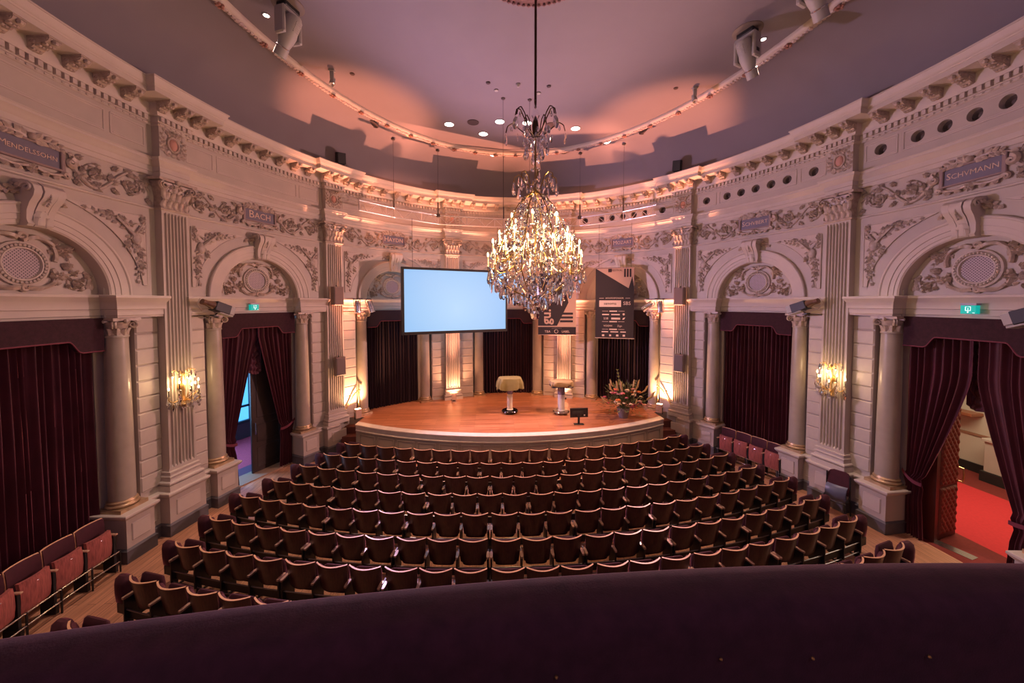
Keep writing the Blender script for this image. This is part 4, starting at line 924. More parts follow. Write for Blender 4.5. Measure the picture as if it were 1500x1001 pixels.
def bench(ss, d, side, dz):
    n = len(ss)
    for k, s0 in enumerate(ss):
        M = wframe(s0, d, dz); rt = empty('side_seat', M=M, label='red wooden flip-up side seat by the %s curtain, %s from the stage' % (side, ORD[k] if side == 'right' else ORD[n-1-k]), cat='theatre seat', group='side seats by the %s wall' % side)
        link('back', ME_SB, SEATV, rt); link('back_edge', ME_SBR, RIM, rt); link('seat', ME_SS, VENEER_L, rt)
        link('number_badge', ME_BADGE, STEEL, rt, M=Matrix.Translation((0, -.135, .63)) @ Matrix.Rotation(PI/2-.4, 4, 'X'))
        for e in ((-1, 1) if k == 0 else (1,)):
            T = Matrix.Translation((e*.195, 0, 0)); link('armrest', ME_SA, RIM if False else ARM, rt, M=T); link('leg', ME_SL, BLACK, rt, M=T)
    s0 = np.linspace(ss[0]-.2, ss[-1]+.2, 14); rl = empty('bench_rail', M=wframe(ss[0], d), label='pair of steel foot rails in front of the %s side seats' % side, cat='rail')
    for z in (.33, .17):
        g = G(); g.tube(wmap(s0, s0*0+d-.19, s0*0+z+dz), .010, 6); g.obj('bar', mat('bench_rail_steel', (.5, .5, .52), .25, metal=1), rl)
    for s1 in [ss[0]-.2] + [x+.2 for x in ss]:
        g = G(); p = wmap([s1], [d-.19], [0])[0]; g.tube([p, p+np.array([0, 0, .2]), p+np.array([0, 0, .34+dz])], .012, 6); g.obj('post', BLACK, rl)
bench([-12.66, -12.27, -11.88, -11.49, -11.10], .05, 'left', 0.0)
bench([7.33, 7.72, 8.11, 8.50], .03, 'right', -.05)
# ---- lone folding chair by the right pilaster
M = wframe(10.02, -.26) ; ch = empty('folding_chair', M=M @ Matrix.Rotation(.35, 4, 'Z'), label='single dark flip-seat chair beside the right pilaster pedestal', cat='chair')
g = G(); rows = [[(x, y, z) for x in np.linspace(-w_, w_, 7)] for z, y, w_ in ((.42, .02, .17), (.6, .05, .18), (.78, .085, .17), (.83, .095, .14), (.85, .10, .09))]; R1 = np.array(rows); g.grid(R1, flip=True); g.grid(R1+np.array([0, .035, 0])); g.grid(np.array([R1[-1], R1[-1]+np.array([0, .035, 0])]), flip=True)
for e in (0, -1): g.grid(np.array([R1[:, e], R1[:, e]+np.array([0, .035, 0])]))
g.obj('back', SEATV, ch, local=True, smooth=60)
g = G(); rows = [[(x, y + .03*(x/.16)**2, z) for x in np.linspace(-.16, .16, 9)] for z, y in ((.30, -.06), (.34, -.115), (.45, -.13), (.55, -.11), (.59, -.06))]; R1 = np.array(rows); g.grid(R1, flip=True); g.grid(R1+np.array([0, .05, 0])); g.obj('seat', mat('blue_grey_plastic', (.10, .11, .16), .35), ch, local=True, smooth=60)
for m in (-1, 1):
    g = G(); g.tube([(m*.18, .14, .0), (m*.18, .06, .35), (m*.18, .06, .8)], .014, 6); g.tube([(m*.18, .05, .38), (m*.18, -.14, .34)], .013, 6); g.obj('leg', BLACK, ch, local=True)
    g = G(); g.tube([(m*.18, -.12, .36), (m*.18, -.16, 0.0)], .013, 6); g.obj('leg', BLACK, ch, local=True)
g = G(); g.tube([(-.18, -.14, .30), (.18, -.14, .30)], .012, 6); g.obj('crossbar', BLACK, ch, local=True)
# ================================================================== CHANDELIER
GLASS = mat('cut_crystal', (.92, .94, 1.0), .03, trans=1.0, ior=1.5, spec=.8); CAND = mat('candle_sleeve', (.75, .62, .42), .5, emit=(1, .62, .28), es=.25); BULB = mat('candle_bulb', (1, .8, .5), emit=(1, .72, .36), es=16)
GILTB = mat('chandelier_gilt', (.30, .19, .065), .3, metal=1)
def m_drop(L, W):
    g = G(); g.lathe([(0, 0), (W*.18, -L*.08), (W*.30, -L*.3), (W*.5, -L*.66), (W*.34, -L*.9), (0, -L)], 6, cap=False); return g.mesh('crystal_drop', 0)
def m_plate(L, W):
    g = G(); pr = [(0, 0), (W*.35, -L*.2), (W*.5, -L*.6), (W*.3, -L*.9), (0, -L), (-W*.3, -L*.9), (-W*.5, -L*.6), (-W*.35, -L*.2)]
    V = [(a, 0, b) for a, b in pr] + [(0, -.008, -L*.55), (0, .008, -L*.55)]; g.add(V, [(i, (i+1) % 8, 8) for i in range(8)] + [((i+1) % 8, i, 9) for i in range(8)]); return g.mesh('crystal_plate', 0)
D_L, D_M, D_S, D_P, D_PS = m_drop(.19, .065), m_drop(.13, .05), m_drop(.08, .034), m_plate(.18, .105), m_plate(.12, .075)
ch = empty('chandelier', (0, 0, 3.95), label='large lit crystal chandelier with gilt arms and candle bulbs hanging in the hall', cat='chandelier')
def cpt(r, a, z): return (r*math.cos(a), r*math.sin(a), z)
def part(g, nm, mt_, p=ch, sm=50): return g.obj(nm, mt_, p, smooth=sm)
def drop(me, r, a, z, p=ch):
    return link('crystal_drop', me, GLASS, p, M=Matrix.Translation(Vector(cpt(r, a, z)) - Vector((0, 0, 3.95))) @ Matrix.Rotation(a + PI/2, 4, 'Z'))
g = G(); g.tube([(0, 0, z) for z in (9.12, 8.4, 7.6, 6.8)], .018, 8); part(g, 'rod', mat('dark_bronze', (.06, .035, .02), .4, metal=.8))
g = G(); g.lathe([(.0, 6.56), (.03, 6.57), (.045, 6.64), (.05, 6.72), (.035, 6.80), (.02, 6.86)], 12); part(g, 'crown_hub', mat('dark_bronze', (.06, .035, .02)))
g = G(); g.tube([(0, 0, z) for z in (6.6, 5.8, 5.0, 4.3, 4.1)], .012, 6); part(g, 'stem', GILTB)
for (zz, rr, hh) in ((6.28, .05, .10), (6.12, .07, .06), (4.42, .06, .12), (4.58, .035, .10), (5.9, .03, .08)):
    g = G(); g.lathe([(0, zz-hh/2), (rr*.8, zz-hh*.3), (rr, zz), (rr*.6, zz+hh*.35), (0, zz+hh/2)], 10, cap=False); part(g, 'crystal_baluster', GLASS)
dbz = mat('dark_bronze', (.06, .035, .02))
for k in range(10):                                                      # top crown
    a = k*PI/5 + .2; r1 = .43 if k % 2 == 0 else .26; zt = 6.83 if k % 2 == 0 else 6.98
    P = [cpt(.04, a, 6.58), cpt(r1*.35, a, 6.64), cpt(r1*.6, a, zt-.09), cpt(r1*.82, a, zt), cpt(r1, a, zt-.03), cpt(r1*1.06, a, zt-.12)]
    g = G(); t_ = np.linspace(0, 5, 18); Pn = np.array(P); Pn = np.stack([np.interp(t_, range(6), Pn[:, j]) for j in range(3)], -1); g.tube(Pn, .008, 6); part(g, 'crown_arm', dbz)
    drop(D_P, r1*1.06, a, zt-.13); drop(D_S, r1*.85, a, zt-.04); drop(D_PS, r1*.6, a+.15, 6.66); drop(D_M, r1*.4, a, 6.60); drop(D_L, .12 + .05*(k % 2), a+.3, 6.50 - .05*(k % 3))
for k in range(8):                                                       # middle crown
    a = k*PI/4; P = np.array([cpt(.02, a, 5.76), cpt(.10, a, 5.86), cpt(.17, a, 6.0), cpt(.24, a, 6.04), cpt(.30, a, 6.0), cpt(.31, a, 5.93)]); t_ = np.linspace(0, 5, 16)
    g = G(); g.tube(np.stack([np.interp(t_, range(6), P[:, j]) for j in range(3)], -1), .008, 6); part(g, 'crown_arm', GILTB)
    drop(D_L, .31, a, 5.93); drop(D_M, .24, a+.1, 6.0); drop(D_S, .17, a-.1, 5.94); drop(D_PS, .12, a+.2, 5.88)
    P = np.array([cpt(.03, a+.39, 5.80), cpt(.14, a+.39, 5.74), cpt(.30, a+.39, 5.55), cpt(.40, a+.39, 5.30), cpt(.52, a+.39, 5.05), cpt(.62, a+.39, 4.78), cpt(.63, a+.39, 4.62), cpt(.5, a+.39, 4.50), cpt(.3, a+.39, 4.36), cpt(.06, a+.39, 4.30)]); t_ = np.linspace(0, 9, 40)
    g = G(); g.tube(np.stack([np.interp(t_, range(10), P[:, j]) for j in range(3)], -1), .008, 6); part(g, 'cage_rib', GILTB)
def candle(r, a, zb, p=ch, base=3.95, o3=(0, 0), lean=0):
    c = G(); x, y, _ = cpt(r, a, 0); x += o3[0]; y += o3[1]
    c.lathe([(.0, zb-.175), (.035, zb-.17), (.012, zb-.155)], 8, (x, y, 0)); c.lathe([(.012, zb-.16), (.011, zb-.03)], 8, (x, y, 0)); cd = part(c, 'candle', CAND, p)
    b = G(); b.lathe([(0, zb-.03), (.010, zb-.02), (.014, zb-.003), (.010, zb+.018), (0, zb+.036)], 8, (x, y, 0), cap=False); part(b, 'bulb', BULB, cd)
for (r, zb, n, ph) in ((.36, 5.44, 6, .3), (.52, 5.21, 8, .1), (.63, 5.07, 12, .25), (.68, 4.90, 12, 0)):
    for k in range(n):
        a = ph + k*2*PI/n; candle(r, a, zb)
        P = np.array([cpt(r, a, zb-.17), cpt(r*1.0, a, zb-.23), cpt(r*.88, a, zb-.29), cpt(r*.7, a, zb-.26), cpt(r*.55, a, zb-.17)]); t_ = np.linspace(0, 4, 12)
        g = G(); g.tube(np.stack([np.interp(t_, range(5), P[:, j]) for j in range(3)], -1), .008, 5); part(g, 'candle_arm', GILTB)
for (r, z, n, me) in ((.68, 4.68, 20, D_L), (.63, 4.55, 18, D_P), (.52, 4.46, 16, D_L), (.40, 4.38, 14, D_P), (.28, 4.32, 12, D_M), (.16, 4.28, 9, D_L), (.70, 4.80, 16, D_M), (.60, 4.95, 16, D_M), (.48, 5.12, 14, D_PS), (.34, 5.36, 12, D_M), (.24, 5.6, 10, D_M)):
    for k in range(n): drop(me, r*random.uniform(.93, 1.05), k*2*PI/n + random.uniform(-.1, .1), z + random.uniform(-.04, .04))
g = G()                                                                   # strings of small beads
for k in range(850):
    r = random.uniform(.1, .66); a = random.uniform(0, 2*PI); z = random.uniform(4.35, 5.7); rm = .68 if z < 5.0 else .68 - (z-5.0)*.72
    p = cpt(min(r, rm), a, z); q = random.uniform(.010, .02); g.ball(p, q, 5, 4, (1, 1, random.choice((1, 1.8))))
tag(part(g, 'crystal_beads', GLASS, sm=0), kind='stuff')
g = G(); g.lathe([(0, 4.28), (.05, 4.24), (.035, 4.19), (.02, 4.16), (.055, 4.10), (.068, 4.05), (.05, 3.98), (0, 3.95)], 10, cap=False); part(g, 'bottom_ball', GLASS, sm=0)
for k in range(6): light('chandelier_glow', 'POINT', cpt(.46, k*PI/3+.15, 5.12 if k % 2 else 4.98), 48, (1, .66, .33), .05)
# ---- wall sconces on the two near pilasters
for sgn in (-1, 1):
    M = wframe(sgn*9.686, 0, 2.05); sw = empty('wall_sconce', M=M, label='lit crystal candle sconce on the %s pilaster' % ('left' if sgn < 0 else 'right'), cat='wall lamp', group='crystal wall sconces')
    g = G(); g.lathe([(.0, .20), (.05, .22), (.06, .28), (.03, .33), (.02, .5), (.04, .62), (.02, .75), (.03, .85), (0, .9)], 10, (0, -.05, 0)); g.tube([(0, -.05, .62), (0, .02, .64)], .02, 6); g.obj('stem', BRASS, sw, local=True)
    g = G(); g.lathe([(0, 0), (.075, .005), (.07, .02), (.04, .025)], 14); V = np.concatenate(g.v); g.v = [np.stack([V[:, 0], -V[:, 2], V[:, 1]+.60], -1)]; g.obj('rosette', BRASS, sw, local=True)
    for k, (a, r, zb) in enumerate(((-.15, .25, .62), (.55, .22, .70), (1.1, .24, .58), (1.75, .24, .66), (2.5, .22, .72), (3.25, .25, .60), (1.45, .14, .76))):
        x, y = r*math.cos(a), -.06 - r*math.sin(a)*.9
        c = G(); c.lathe([(.0, zb-.155), (.032, zb-.15), (.012, zb-.135)], 8, (x, y, 0)); c.lathe([(.010, zb-.14), (.010, zb-.03)], 8, (x, y, 0)); cd = c.obj('candle', mat('sconce_candle', (.10, .08, .055), .5), sw, local=True)  # candle colour kept dark to stand for backlighting by the bulbs
        b = G(); b.lathe([(0, zb-.03), (.010, zb-.02), (.014, zb-.003), (.010, zb+.018), (0, zb+.036)], 8, (x, y, 0), cap=False); b.obj('bulb', mat('sconce_bulb', (1, .8, .5), emit=(1, .75, .4), es=9), cd, local=True)
        g = G(); g.tube([(x, y, zb-.15), (x, y, zb-.21), (x*.7, -.05+(y+.05)*.7, zb-.26), (x*.3, -.05+(y+.05)*.3, .36), (0, -.05, .30)], .008, 5); g.obj('arm', BRASS, sw, local=True)
        for (f, dz) in ((1.08, -.17), (.7, -.26), (.9, -.2), (1.0, -.24)): link('crystal_drop', random.choice((D_P, D_PS, D_M)), GLASS, sw, M=Matrix.Translation((x*f, -.05+(y+.05)*f, zb+dz)) @ Matrix.Rotation(random.uniform(0, 3), 4, 'Z'))
    for k in range(6):
        a = -.2 + k*.7; P = np.array([(0, -.05, .80), (.07*math.cos(a), -.05-.07*math.sin(a), .84), (.13*math.cos(a), -.05-.13*math.sin(a), .93), (.18*math.cos(a), -.05-.18*math.sin(a), .90)])
        g = G(); g.tube(P, .007, 5); g.obj('crown_arm', BRASS, sw, local=True); link('crystal_drop', D_M, GLASS, sw, M=Matrix.Translation(Vector(P[-1])))
    for k in range(8):
        a = k*.42; link('crystal_drop', D_PS, GLASS, sw, M=Matrix.Translation((.13*math.cos(a), -.06-.12*math.sin(a), .33)) @ Matrix.Rotation(a, 4, 'Z'))
    light('sconce_glow', 'POINT', M @ Vector((-.08, -.16, .70)), 8, (1, .64, .32), .05); light('sconce_glow', 'POINT', M @ Vector((.12, -.17, .66)), 8, (1, .64, .32), .05)
# ================================================================== TRUSS, SCREEN, BANNERS
WIRE = mat('black_wire', (.02, .018, .018), .5)
tr = empty('light_truss', (0, 5.7, 6.5), label='aluminium ladder truss hanging on wires above the stage', cat='truss')
TP = [(-4.25, 5.12), (-3.50, 5.95), (-2.33, 6.80), (-.2, 7.22), (2.3, 6.80), (3.46, 5.95), (4.12, 5.12)]; ZT, ZB = 7.03, 6.76
for a, b in zip(TP[:-1], TP[1:]):
    a, b = np.array(a), np.array(b); L = np.linalg.norm(b-a); n = int(round(L/.30))
    for z in (ZT, ZB): g = G(); g.tube([(*a, z), (*((a+b)/2), z), (*b, z)], .020, 8); g.obj('chord', ALU, tr)
    for k in range(n+1):
        p = a + (b-a)*k/n
        if k % 3 == 0: g = G(); g.tube([(*p, ZB), (*p, ZT)], .014, 6); g.obj('upright', ALU, tr)
        if k < n:
            q = a + (b-a)*(k+1)/n; g = G(); g.tube([(*p, ZB if k % 2 else ZT), (*q, ZT if k % 2 else ZB)], .010, 6); g.obj('diagonal', ALU, tr)
for p in (TP[2], TP[4]): g = G(); g.box(p[0]-.06, p[0]+.06, p[1]-.05, p[1]+.05, ZT-.05, ZT+.05, .01); g.obj('joint', BLACKG, tr)
CW_ = [((-3.52, 5.95), 8.99), ((-2.335, 6.81), 9.03), ((-.2, 7.24), 9.08), ((2.305, 6.80), 9.04), ((3.46, 5.955), 9.02)]
CWL = ['far left end', 'left joint', 'middle', 'right joint', 'far right end']
for ((x, y), z), wl_ in zip(CW_, CWL):
    c = empty('suspension_wire', (x, y, ZB), label='thin black wire holding the %s of the stage truss' % wl_, cat='wire', group='truss wires')
    g = G(); g.tube([(0, 0, 0), (0, 0, 1), (0, 0, z-ZB+.12)], .0045, 5); g.obj('wire', WIRE, c, local=True)
    g = G(); g.box(-.02, .02, -.02, .02, ZT-ZB, ZT-ZB+.42, .004); g.obj('shackle', WIRE, c, local=True)
    g = G(); g.lathe([(.06, 0), (.05, -.02), (.0, -.03)], 12, (0, 0, z-ZB+.07)); g.obj('anchor', WIRE, c, local=True)
# projection screen
A, B = Vector((-3.34, 5.95, 3.23)), Vector((-.09, 7.33, 3.23)); ex = (B-A); Ls = ex.length; rz = math.atan2(ex.y, ex.x)
s_ = empty('projection_screen', A, rz, label='glowing pale blue projection screen in a black frame left of the chandelier', cat='screen')
H = 2.07; fw = .09
g = G(); g.box(0, Ls, -.03, .03, 0, fw, .006); g.box(0, Ls, -.03, .03, H-fw*.8, H, .006); g.box(0, fw, -.03, .03, fw, H-fw*.8); g.box(Ls-fw*.6, Ls, -.03, .03, fw, H-fw*.8); g.obj('frame', BLACKG, s_, local=True)
def screen_mat():
    m = bpy.data.materials.new('lit_screen'); m.use_nodes = True; nt = m.node_tree; b = nt.nodes['Principled BSDF']; L = nt.links.new
    b.inputs['Base Color'].default_value = (.05, .05, .06, 1); b.inputs['Emission Color'].default_value = (.30, .62, 1.0, 1); b.inputs['Emission Strength'].default_value = 1.0
    tc = nt.nodes.new('ShaderNodeTexCoord'); gr = nt.nodes.new('ShaderNodeTexGradient'); gr.gradient_type = 'SPHERICAL'; mp = nt.nodes.new('ShaderNodeMapping'); mp.inputs['Location'].default_value = (-.66, 0, -.30); mp.inputs['Scale'].default_value = (.38, .38, .38); L(tc.outputs['Object'], mp.inputs[0]); L(mp.outputs[0], gr.inputs[0])
    r = nt.nodes.new('ShaderNodeValToRGB'); r.color_ramp.elements[0].color = (.18, .44, .80, 1); r.color_ramp.elements[1].color = (.37, .62, .87, 1); L(gr.outputs[0], r.inputs[0]); L(r.outputs[0], b.inputs['Emission Color']); return m
SCRM = screen_mat()
g = G(); g.box(fw, Ls-fw*.6, -.012, .012, fw, H-fw*.8); g.obj('screen_surface', SCRM, s_, local=True)
for x in (.35, Ls-.35): g = G(); g.tube([(x, 0, H), (x, 0, H+.7), (x, 0, 6.76-3.23)], .006, 5); g.obj('wire', WIRE, s_, local=True)
# banners
BDARK = mat('banner_black', (.022, .016, .020), .6); BTAN = mat('banner_tan', (.46, .32, .24), .6); BTXT = mat('banner_print', (.60, .48, .42), .6)
def banner(nm, P0, P1, zb, zt, label):
    P0, P1 = Vector((*P0, zb)), Vector((*P1, zb)); e = P1-P0; r = empty(nm, P0, math.atan2(e.y, e.x), label=label, cat='banner', group='hanging event banners'); return r, e.length, zt-zb
def sheet(r, Wd, Hh, m_, bow=.03, nm='cloth'):
    g = G(); xs = np.linspace(0, Wd, 13); zz = np.linspace(0, Hh, 9); P = np.array([[(x, -bow*math.sin(x/Wd*PI)*math.sin(z/Hh*PI)*.0, z) for x in xs] for z in zz]); g.grid(P); g.grid(P + np.array([0, .006, 0]), flip=True); 
    b = np.concatenate([P[0], P[:, -1], P[-1][::-1], P[::-1, 0]]); g.grid(np.array([b, b+np.array([0, .006, 0])]), flip=True); return g.obj(nm, m_, r, local=True, smooth=0)
def printed(r, poly, m_, nm='print', y=-.004):
    g = G(); g.prism(poly, y, y+.003, 'y'); return g.obj(nm, m_, r, local=True, smooth=0)
def rect(r, x0, x1, z0, z1, m_, y=-.004, nm='print'): return printed(r, [(x0, z0), (x1, z0), (x1, z1), (x0, z1)], m_, nm, y)
def words(r, body, x, z, sz, m_=None, rot=0.0, y=-.006, align='CENTER', bold=0.0):
    me = text_mesh(body, sz, .001, align, bold); return link('lettering', me, m_ or BTXT, r, M=Matrix.Translation((x, y, z)) @ Matrix.Rotation(PI/2, 4, 'X') @ Matrix.Rotation(rot, 4, 'Z'))
r, Wd, Hh = banner('sponsor_banner', (2.79, 6.58), (3.93, 6.20), 3.06, 5.34, 'tall black sponsor banner with printed logos right of the chandelier')
sheet(r, Wd, Hh, BDARK)
printed(r, [(0.02, Hh-.02), (.86*Wd, Hh-.66), (.95*Wd, Hh-.28), (Wd-.005, Hh-.62), (Wd-.005, Hh-.005)], BTAN)
rect(r, .33*Wd, .42*Wd, Hh-.14, Hh-.03, BDARK, -.006); words(r, 'FESTIVAL', .56*Wd, Hh-.085, .085, BDARK, y=-.007)
for k in range(3): rect(r, (.74+.07*k)*Wd, (.785+.07*k)*Wd, Hh-.30-.04*(k == 1)*0, Hh-.04, BDARK, -.006)
def rule(z, body, sz=.055):
    words(r, body, .5*Wd, z, sz); rect(r, .10*Wd, .22*Wd, z-.006, z+.006, BTXT); rect(r, .78*Wd, .90*Wd, z-.006, z+.006, BTXT)
rule(Hh-.98, 'HOOFDSPONSOR', .07); rect(r, .10*Wd, .67*Wd, Hh-1.31-.07+.12, Hh-1.05, BTXT); words(r, 'sanoma', .385*Wd, Hh-1.15, .13, BDARK, y=-.007); words(r, 'SBS', .82*Wd, Hh-1.15, .16)
def dash(z): rect(r, .18*Wd, .34*Wd, z-.005, z+.005, BTXT); rect(r, .60*Wd, .76*Wd, z-.005, z+.005, BTXT); rect(r, .37*Wd, .57*Wd, z-.018, z+.018, BTXT)
dash(Hh-1.40)
for x0, x1 in ((.18, .36), (.42, .64)): rect(r, x0*Wd, x1*Wd, Hh-1.53, Hh-1.49, BTXT)
words(r, '538', .28*Wd, Hh-1.64, .10); rect(r, .42*Wd, .65*Wd, Hh-1.67, Hh-1.61, BTXT)
g = G(); g.lathe([(.035, 0), (.035, .003), (0, .004)], 12); link('print', g.mesh('print', 0), BTXT, r, M=Matrix.Translation((.74*Wd, -.003, Hh-1.50)) @ Matrix.Rotation(PI/2, 4, 'X')); printed(r, [(.71*Wd, Hh-1.68), (.76*Wd, Hh-1.66), (.78*Wd, Hh-1.60), (.72*Wd, Hh-1.62)], BTXT)
dash(Hh-1.74); 
words(r, 'VOOW.', .34*Wd, .40, .085); words(r, 'Zign', .64*Wd, .40, .085); dash(.29)
for x0, x1 in ((.17, .34), (.40, .60), (.66, .80)): rect(r, x0*Wd, x1*Wd, .19, .225, BTXT)
rect(r, .18*Wd, .24*Wd, .06, .12, BTXT); rect(r, .37*Wd, .42*Wd, .06, .12, BTXT); rect(r, .55*Wd, .61*Wd, .06, .12, BTXT); rect(r, .72*Wd, .78*Wd, .06, .12, BTXT)
for z in (.05,): pass
g = G(); g.tube([(-.01, 0, .0), (Wd/2, 0, .0), (Wd+.02, 0, .0)], .014, 8); g.obj('bottom_bar', mat('banner_bar', (.30, .24, .22), .4), r, local=True)
g = G(); g.tube([(-.01, 0, Hh), (Wd/2, 0, Hh), (Wd+.02, 0, Hh)], .014, 8); g.obj('top_bar', mat('banner_bar', (.30, .24, .22)), r, local=True)
for x in (.1, Wd-.1): g = G(); g.tube([(x, 0, Hh), (x, .05, Hh+.7), (x, .02, 6.76-3.06)], .005, 5); g.obj('wire', WIRE, r, local=True)
r, Wd, Hh = banner('event_banner', (.97, 7.13), (2.24, 6.98), 3.12, 5.22, 'tan and black event banner partly hidden behind the chandelier')
sheet(r, Wd, Hh, BTAN); rect(r, 0, Wd, 0, .27, BDARK)
printed(r, [(.0, .31), (.50*Wd, .31), (.80*Wd, 1.1), (.62*Wd, Hh-.02), (0, Hh-.02)], BDARK)
for k in range(3): rect(r, .58*Wd - .03*k*0, .92*Wd, .43+.13*k, .50+.13*k, BDARK, -.006)
words(r, 'gu.', .22*Wd, .62, .46, BTAN, PI/2, -.008, bold=.01)
words(r, 'TBA', .25*Wd, .11, .11); words(r, 'LABEL', .73*Wd, .11, .10); rect(r, .36*Wd, .62*Wd, .215, .235, BTXT)
g = G(); a = np.linspace(0, 2*PI, 21); g.tube(np.stack([.48*Wd + .06*np.cos(a), 0*a-.004, .12 + .06*np.sin(a)], -1), .007, 5, cap=False); g.obj('print', BTXT, r, local=True)
for z in (0, Hh): g = G(); g.tube([(-.01, 0, z), (Wd/2, 0, z), (Wd+.01, 0, z)], .012, 8); g.obj('bottom_bar' if z == 0 else 'top_bar', mat('banner_bar', (.30, .24, .22)), r, local=True)
for x in (.1, Wd-.1): g = G(); g.tube([(x, 0, Hh), (x, .02, Hh+.6), (x, -.1, 6.76-3.12)], .005, 5); g.obj('wire', WIRE, r, local=True)
# ================================================================== STAGE PROPS
def castors(r, R_, p):
    for k in range(4):
        a = PI/4 + k*PI/2; q = G(); q.ball((R_*math.cos(a), R_*math.sin(a), .03), .03, 8, 5); q.obj('castor', STEEL, p, local=True)
def cover_table(loc, colr, kind, label):
    t = empty('lectern_table', loc, .04, label=label, cat='table', group='covered high tables on stage')
    q = G(); q.lathe([(.0, .05), (.24, .05), (.255, .06), (.255, .075), (.235, .10), (.12, .115), (.0, .12)], 32); q.obj('base', mat('table_base_%s' % kind, (.05, .05, .055) if kind == 'a' else (.30, .26, .24), .15, metal=.9), t, local=True)
    castors(None, .2, t)
    q = G(); q.lathe([(colr+.02, .115), (colr, .13), (colr, .82)], 24); q.obj('column', mat('table_column_%s' % kind, (.58, .55, .42) if kind == 'a' else (.50, .50, .50), .3), t, local=True)
    q = G(); q.lathe([(colr, .60), (colr+.004, .605), (colr+.004, .84)], 24); q.obj('collar', mat('table_collar', (.25, .22, .32), .2, metal=.5), t, local=True)
    q = G(); q.box(-.33, .33, -.22, .22, .84, .875, .01); q.obj('top', mat('table_top_%s' % kind, (.03, .04, .07) if kind == 'b' else (.5, .45, .2), .2), t, local=True)
    if kind == 'a': zs_ = (1.12, 1.115, 1.10, 1.0, .92, .80); ws = (.0, .30, .345, .375, .39, .40); dp = (.0, .19, .235, .26, .27, .28)
    else: zs_ = (1.03, 1.03, 1.015, .96, .915, .885); ws = (.0, .28, .335, .35, .345, .32); dp = (.0, .2, .24, .25, .25, .23)
    rows = []; a = np.linspace(0, 2*PI, 57)[:-1]
    for j, (z, w_, d_) in enumerate(zip(zs_, ws, dp)):
        sx = np.sign(np.cos(a))*abs(np.cos(a))**.45; sy = np.sign(np.sin(a))*abs(np.sin(a))**.45; f = 1 + .02*j*np.sin(a*9+j*.4)*(j > 2)
        rows.append(np.stack([w_*sx*f, d_*sy*f, z + (.025*np.sin(a*5+1)*(j > 3) + (.03*np.sin(a*3+.5) if kind == 'b' and j > 2 else 0)) + (-.03*np.abs(np.cos(a*2)) if j == 5 else 0)], -1))
    q = G(); q.grid(np.array(rows), close_v=True); q.obj('cloth_cover', mat('cover_cloth_%s' % kind, (.19, .165, .06) if kind == 'a' else (.36, .27, .14), .8, var=.15, vscale=6), t, local=True, smooth=50)
cover_table((-.055, 5.95, STAGE_Z), .085, 'a', 'high table under an olive cloth cover at the middle of the stage')
cover_table((1.52, 5.80, STAGE_Z), .11, 'b', 'high table with a crumpled beige cover and blue edge, right of stage middle')
m_ = empty('confidence_monitor', (1.82, 4.75, STAGE_Z), -.08, label='black flat monitor on a post stand seen from behind at stage edge', cat='monitor')
q = G(); q.box(-.14, .14, -.06, .10, 0, .012, .004); q.obj('foot', BLACK, m_, local=True); q = G(); q.box(-.03, .03, .02, .05, .01, .30, .004); q.obj('post', BLACK, m_, local=True)
tl = Matrix.Translation((0, .0, .33)) @ Matrix.Rotation(.20, 4, 'X') @ Matrix.Rotation(-.05, 4, 'Y')
q = G(); q.box(-.25, .25, -.012, .018, -.135, .145, .006); o = q.obj('screen_housing', BLACKG, m_, local=True); o.matrix_basis = tl
q = G(); q.box(-.18, .12, -.02, -.01, -.03, .06, .004); q.box(-.05, .05, -.028, -.01, -.09, .03, .004); link('rear_cover', q.mesh('rear_cover', 0), mat('monitor_rear', (.03, .03, .032), .5), o)
q = G(); q.box(.13, .17, -.015, -.011, -.09, -.05); link('sticker', q.mesh('sticker', 0), mat('white_sticker', (.8, .75, .7), .6), o)
# flowers
fl = empty('flower_arrangement', (3.285, 5.29, STAGE_Z), label='big mixed flower arrangement in a grey pot on stage right', cat='flowers')
q = G(); q.lathe([(.0, 0), (.12, 0), (.13, .02), (.185, .28), (.195, .30), (.18, .30), (.165, .26), (0, .24)], 28); q.obj('pot', mat('grey_pot', (.20, .17, .18), .6, var=.2), fl, local=True)
GR1 = mat('leaf_green', (.065, .085, .025), .6, var=.4, vscale=20); GR2 = mat('leaf_pale', (.16, .17, .06), .6); PAMP = mat('pampas', (.42, .28, .13), .8, var=.2, vscale=30)
rnd = random.Random(3)
def dirv(a, e): return np.array([math.cos(a)*math.cos(e), math.sin(a)*math.cos(e), math.sin(e)])
g = G(); g2 = G()
for k in range(560):
    a = rnd.uniform(0, 2*PI); e = rnd.uniform(-.1, 1.45); L = rnd.uniform(.25, .72); d = dirv(a, e); p = np.array([0, 0, .30]) + d*L; w_ = rnd.uniform(.014, .03); l = rnd.uniform(.08, .17)
    s1 = np.cross(d, [0, 0, 1]); s1 /= np.linalg.norm(s1)+1e-6; u_ = dirv(a+rnd.uniform(-.8, .8), e+rnd.uniform(-.6, .5)); G.add(g if k % 3 else g2, [p, p+u_*l*.5+s1*w_, p+u_*l, p+u_*l*.5-s1*w_], [(0, 1, 2, 3)])
for k in range(46):
    a = rnd.uniform(0, 2*PI); e = rnd.uniform(.2, 1.4); d = dirv(a, e); g.tube([np.array([0, 0, .26]), np.array([0, 0, .30]) + d*.25, np.array([0, 0, .30]) + d*rnd.uniform(.45, .65)], .006, 4)
tag(g.obj('foliage', GR1, fl, local=True, smooth=0), kind='stuff'); tag(g2.obj('pale_foliage', GR2, fl, local=True, smooth=0), kind='stuff')
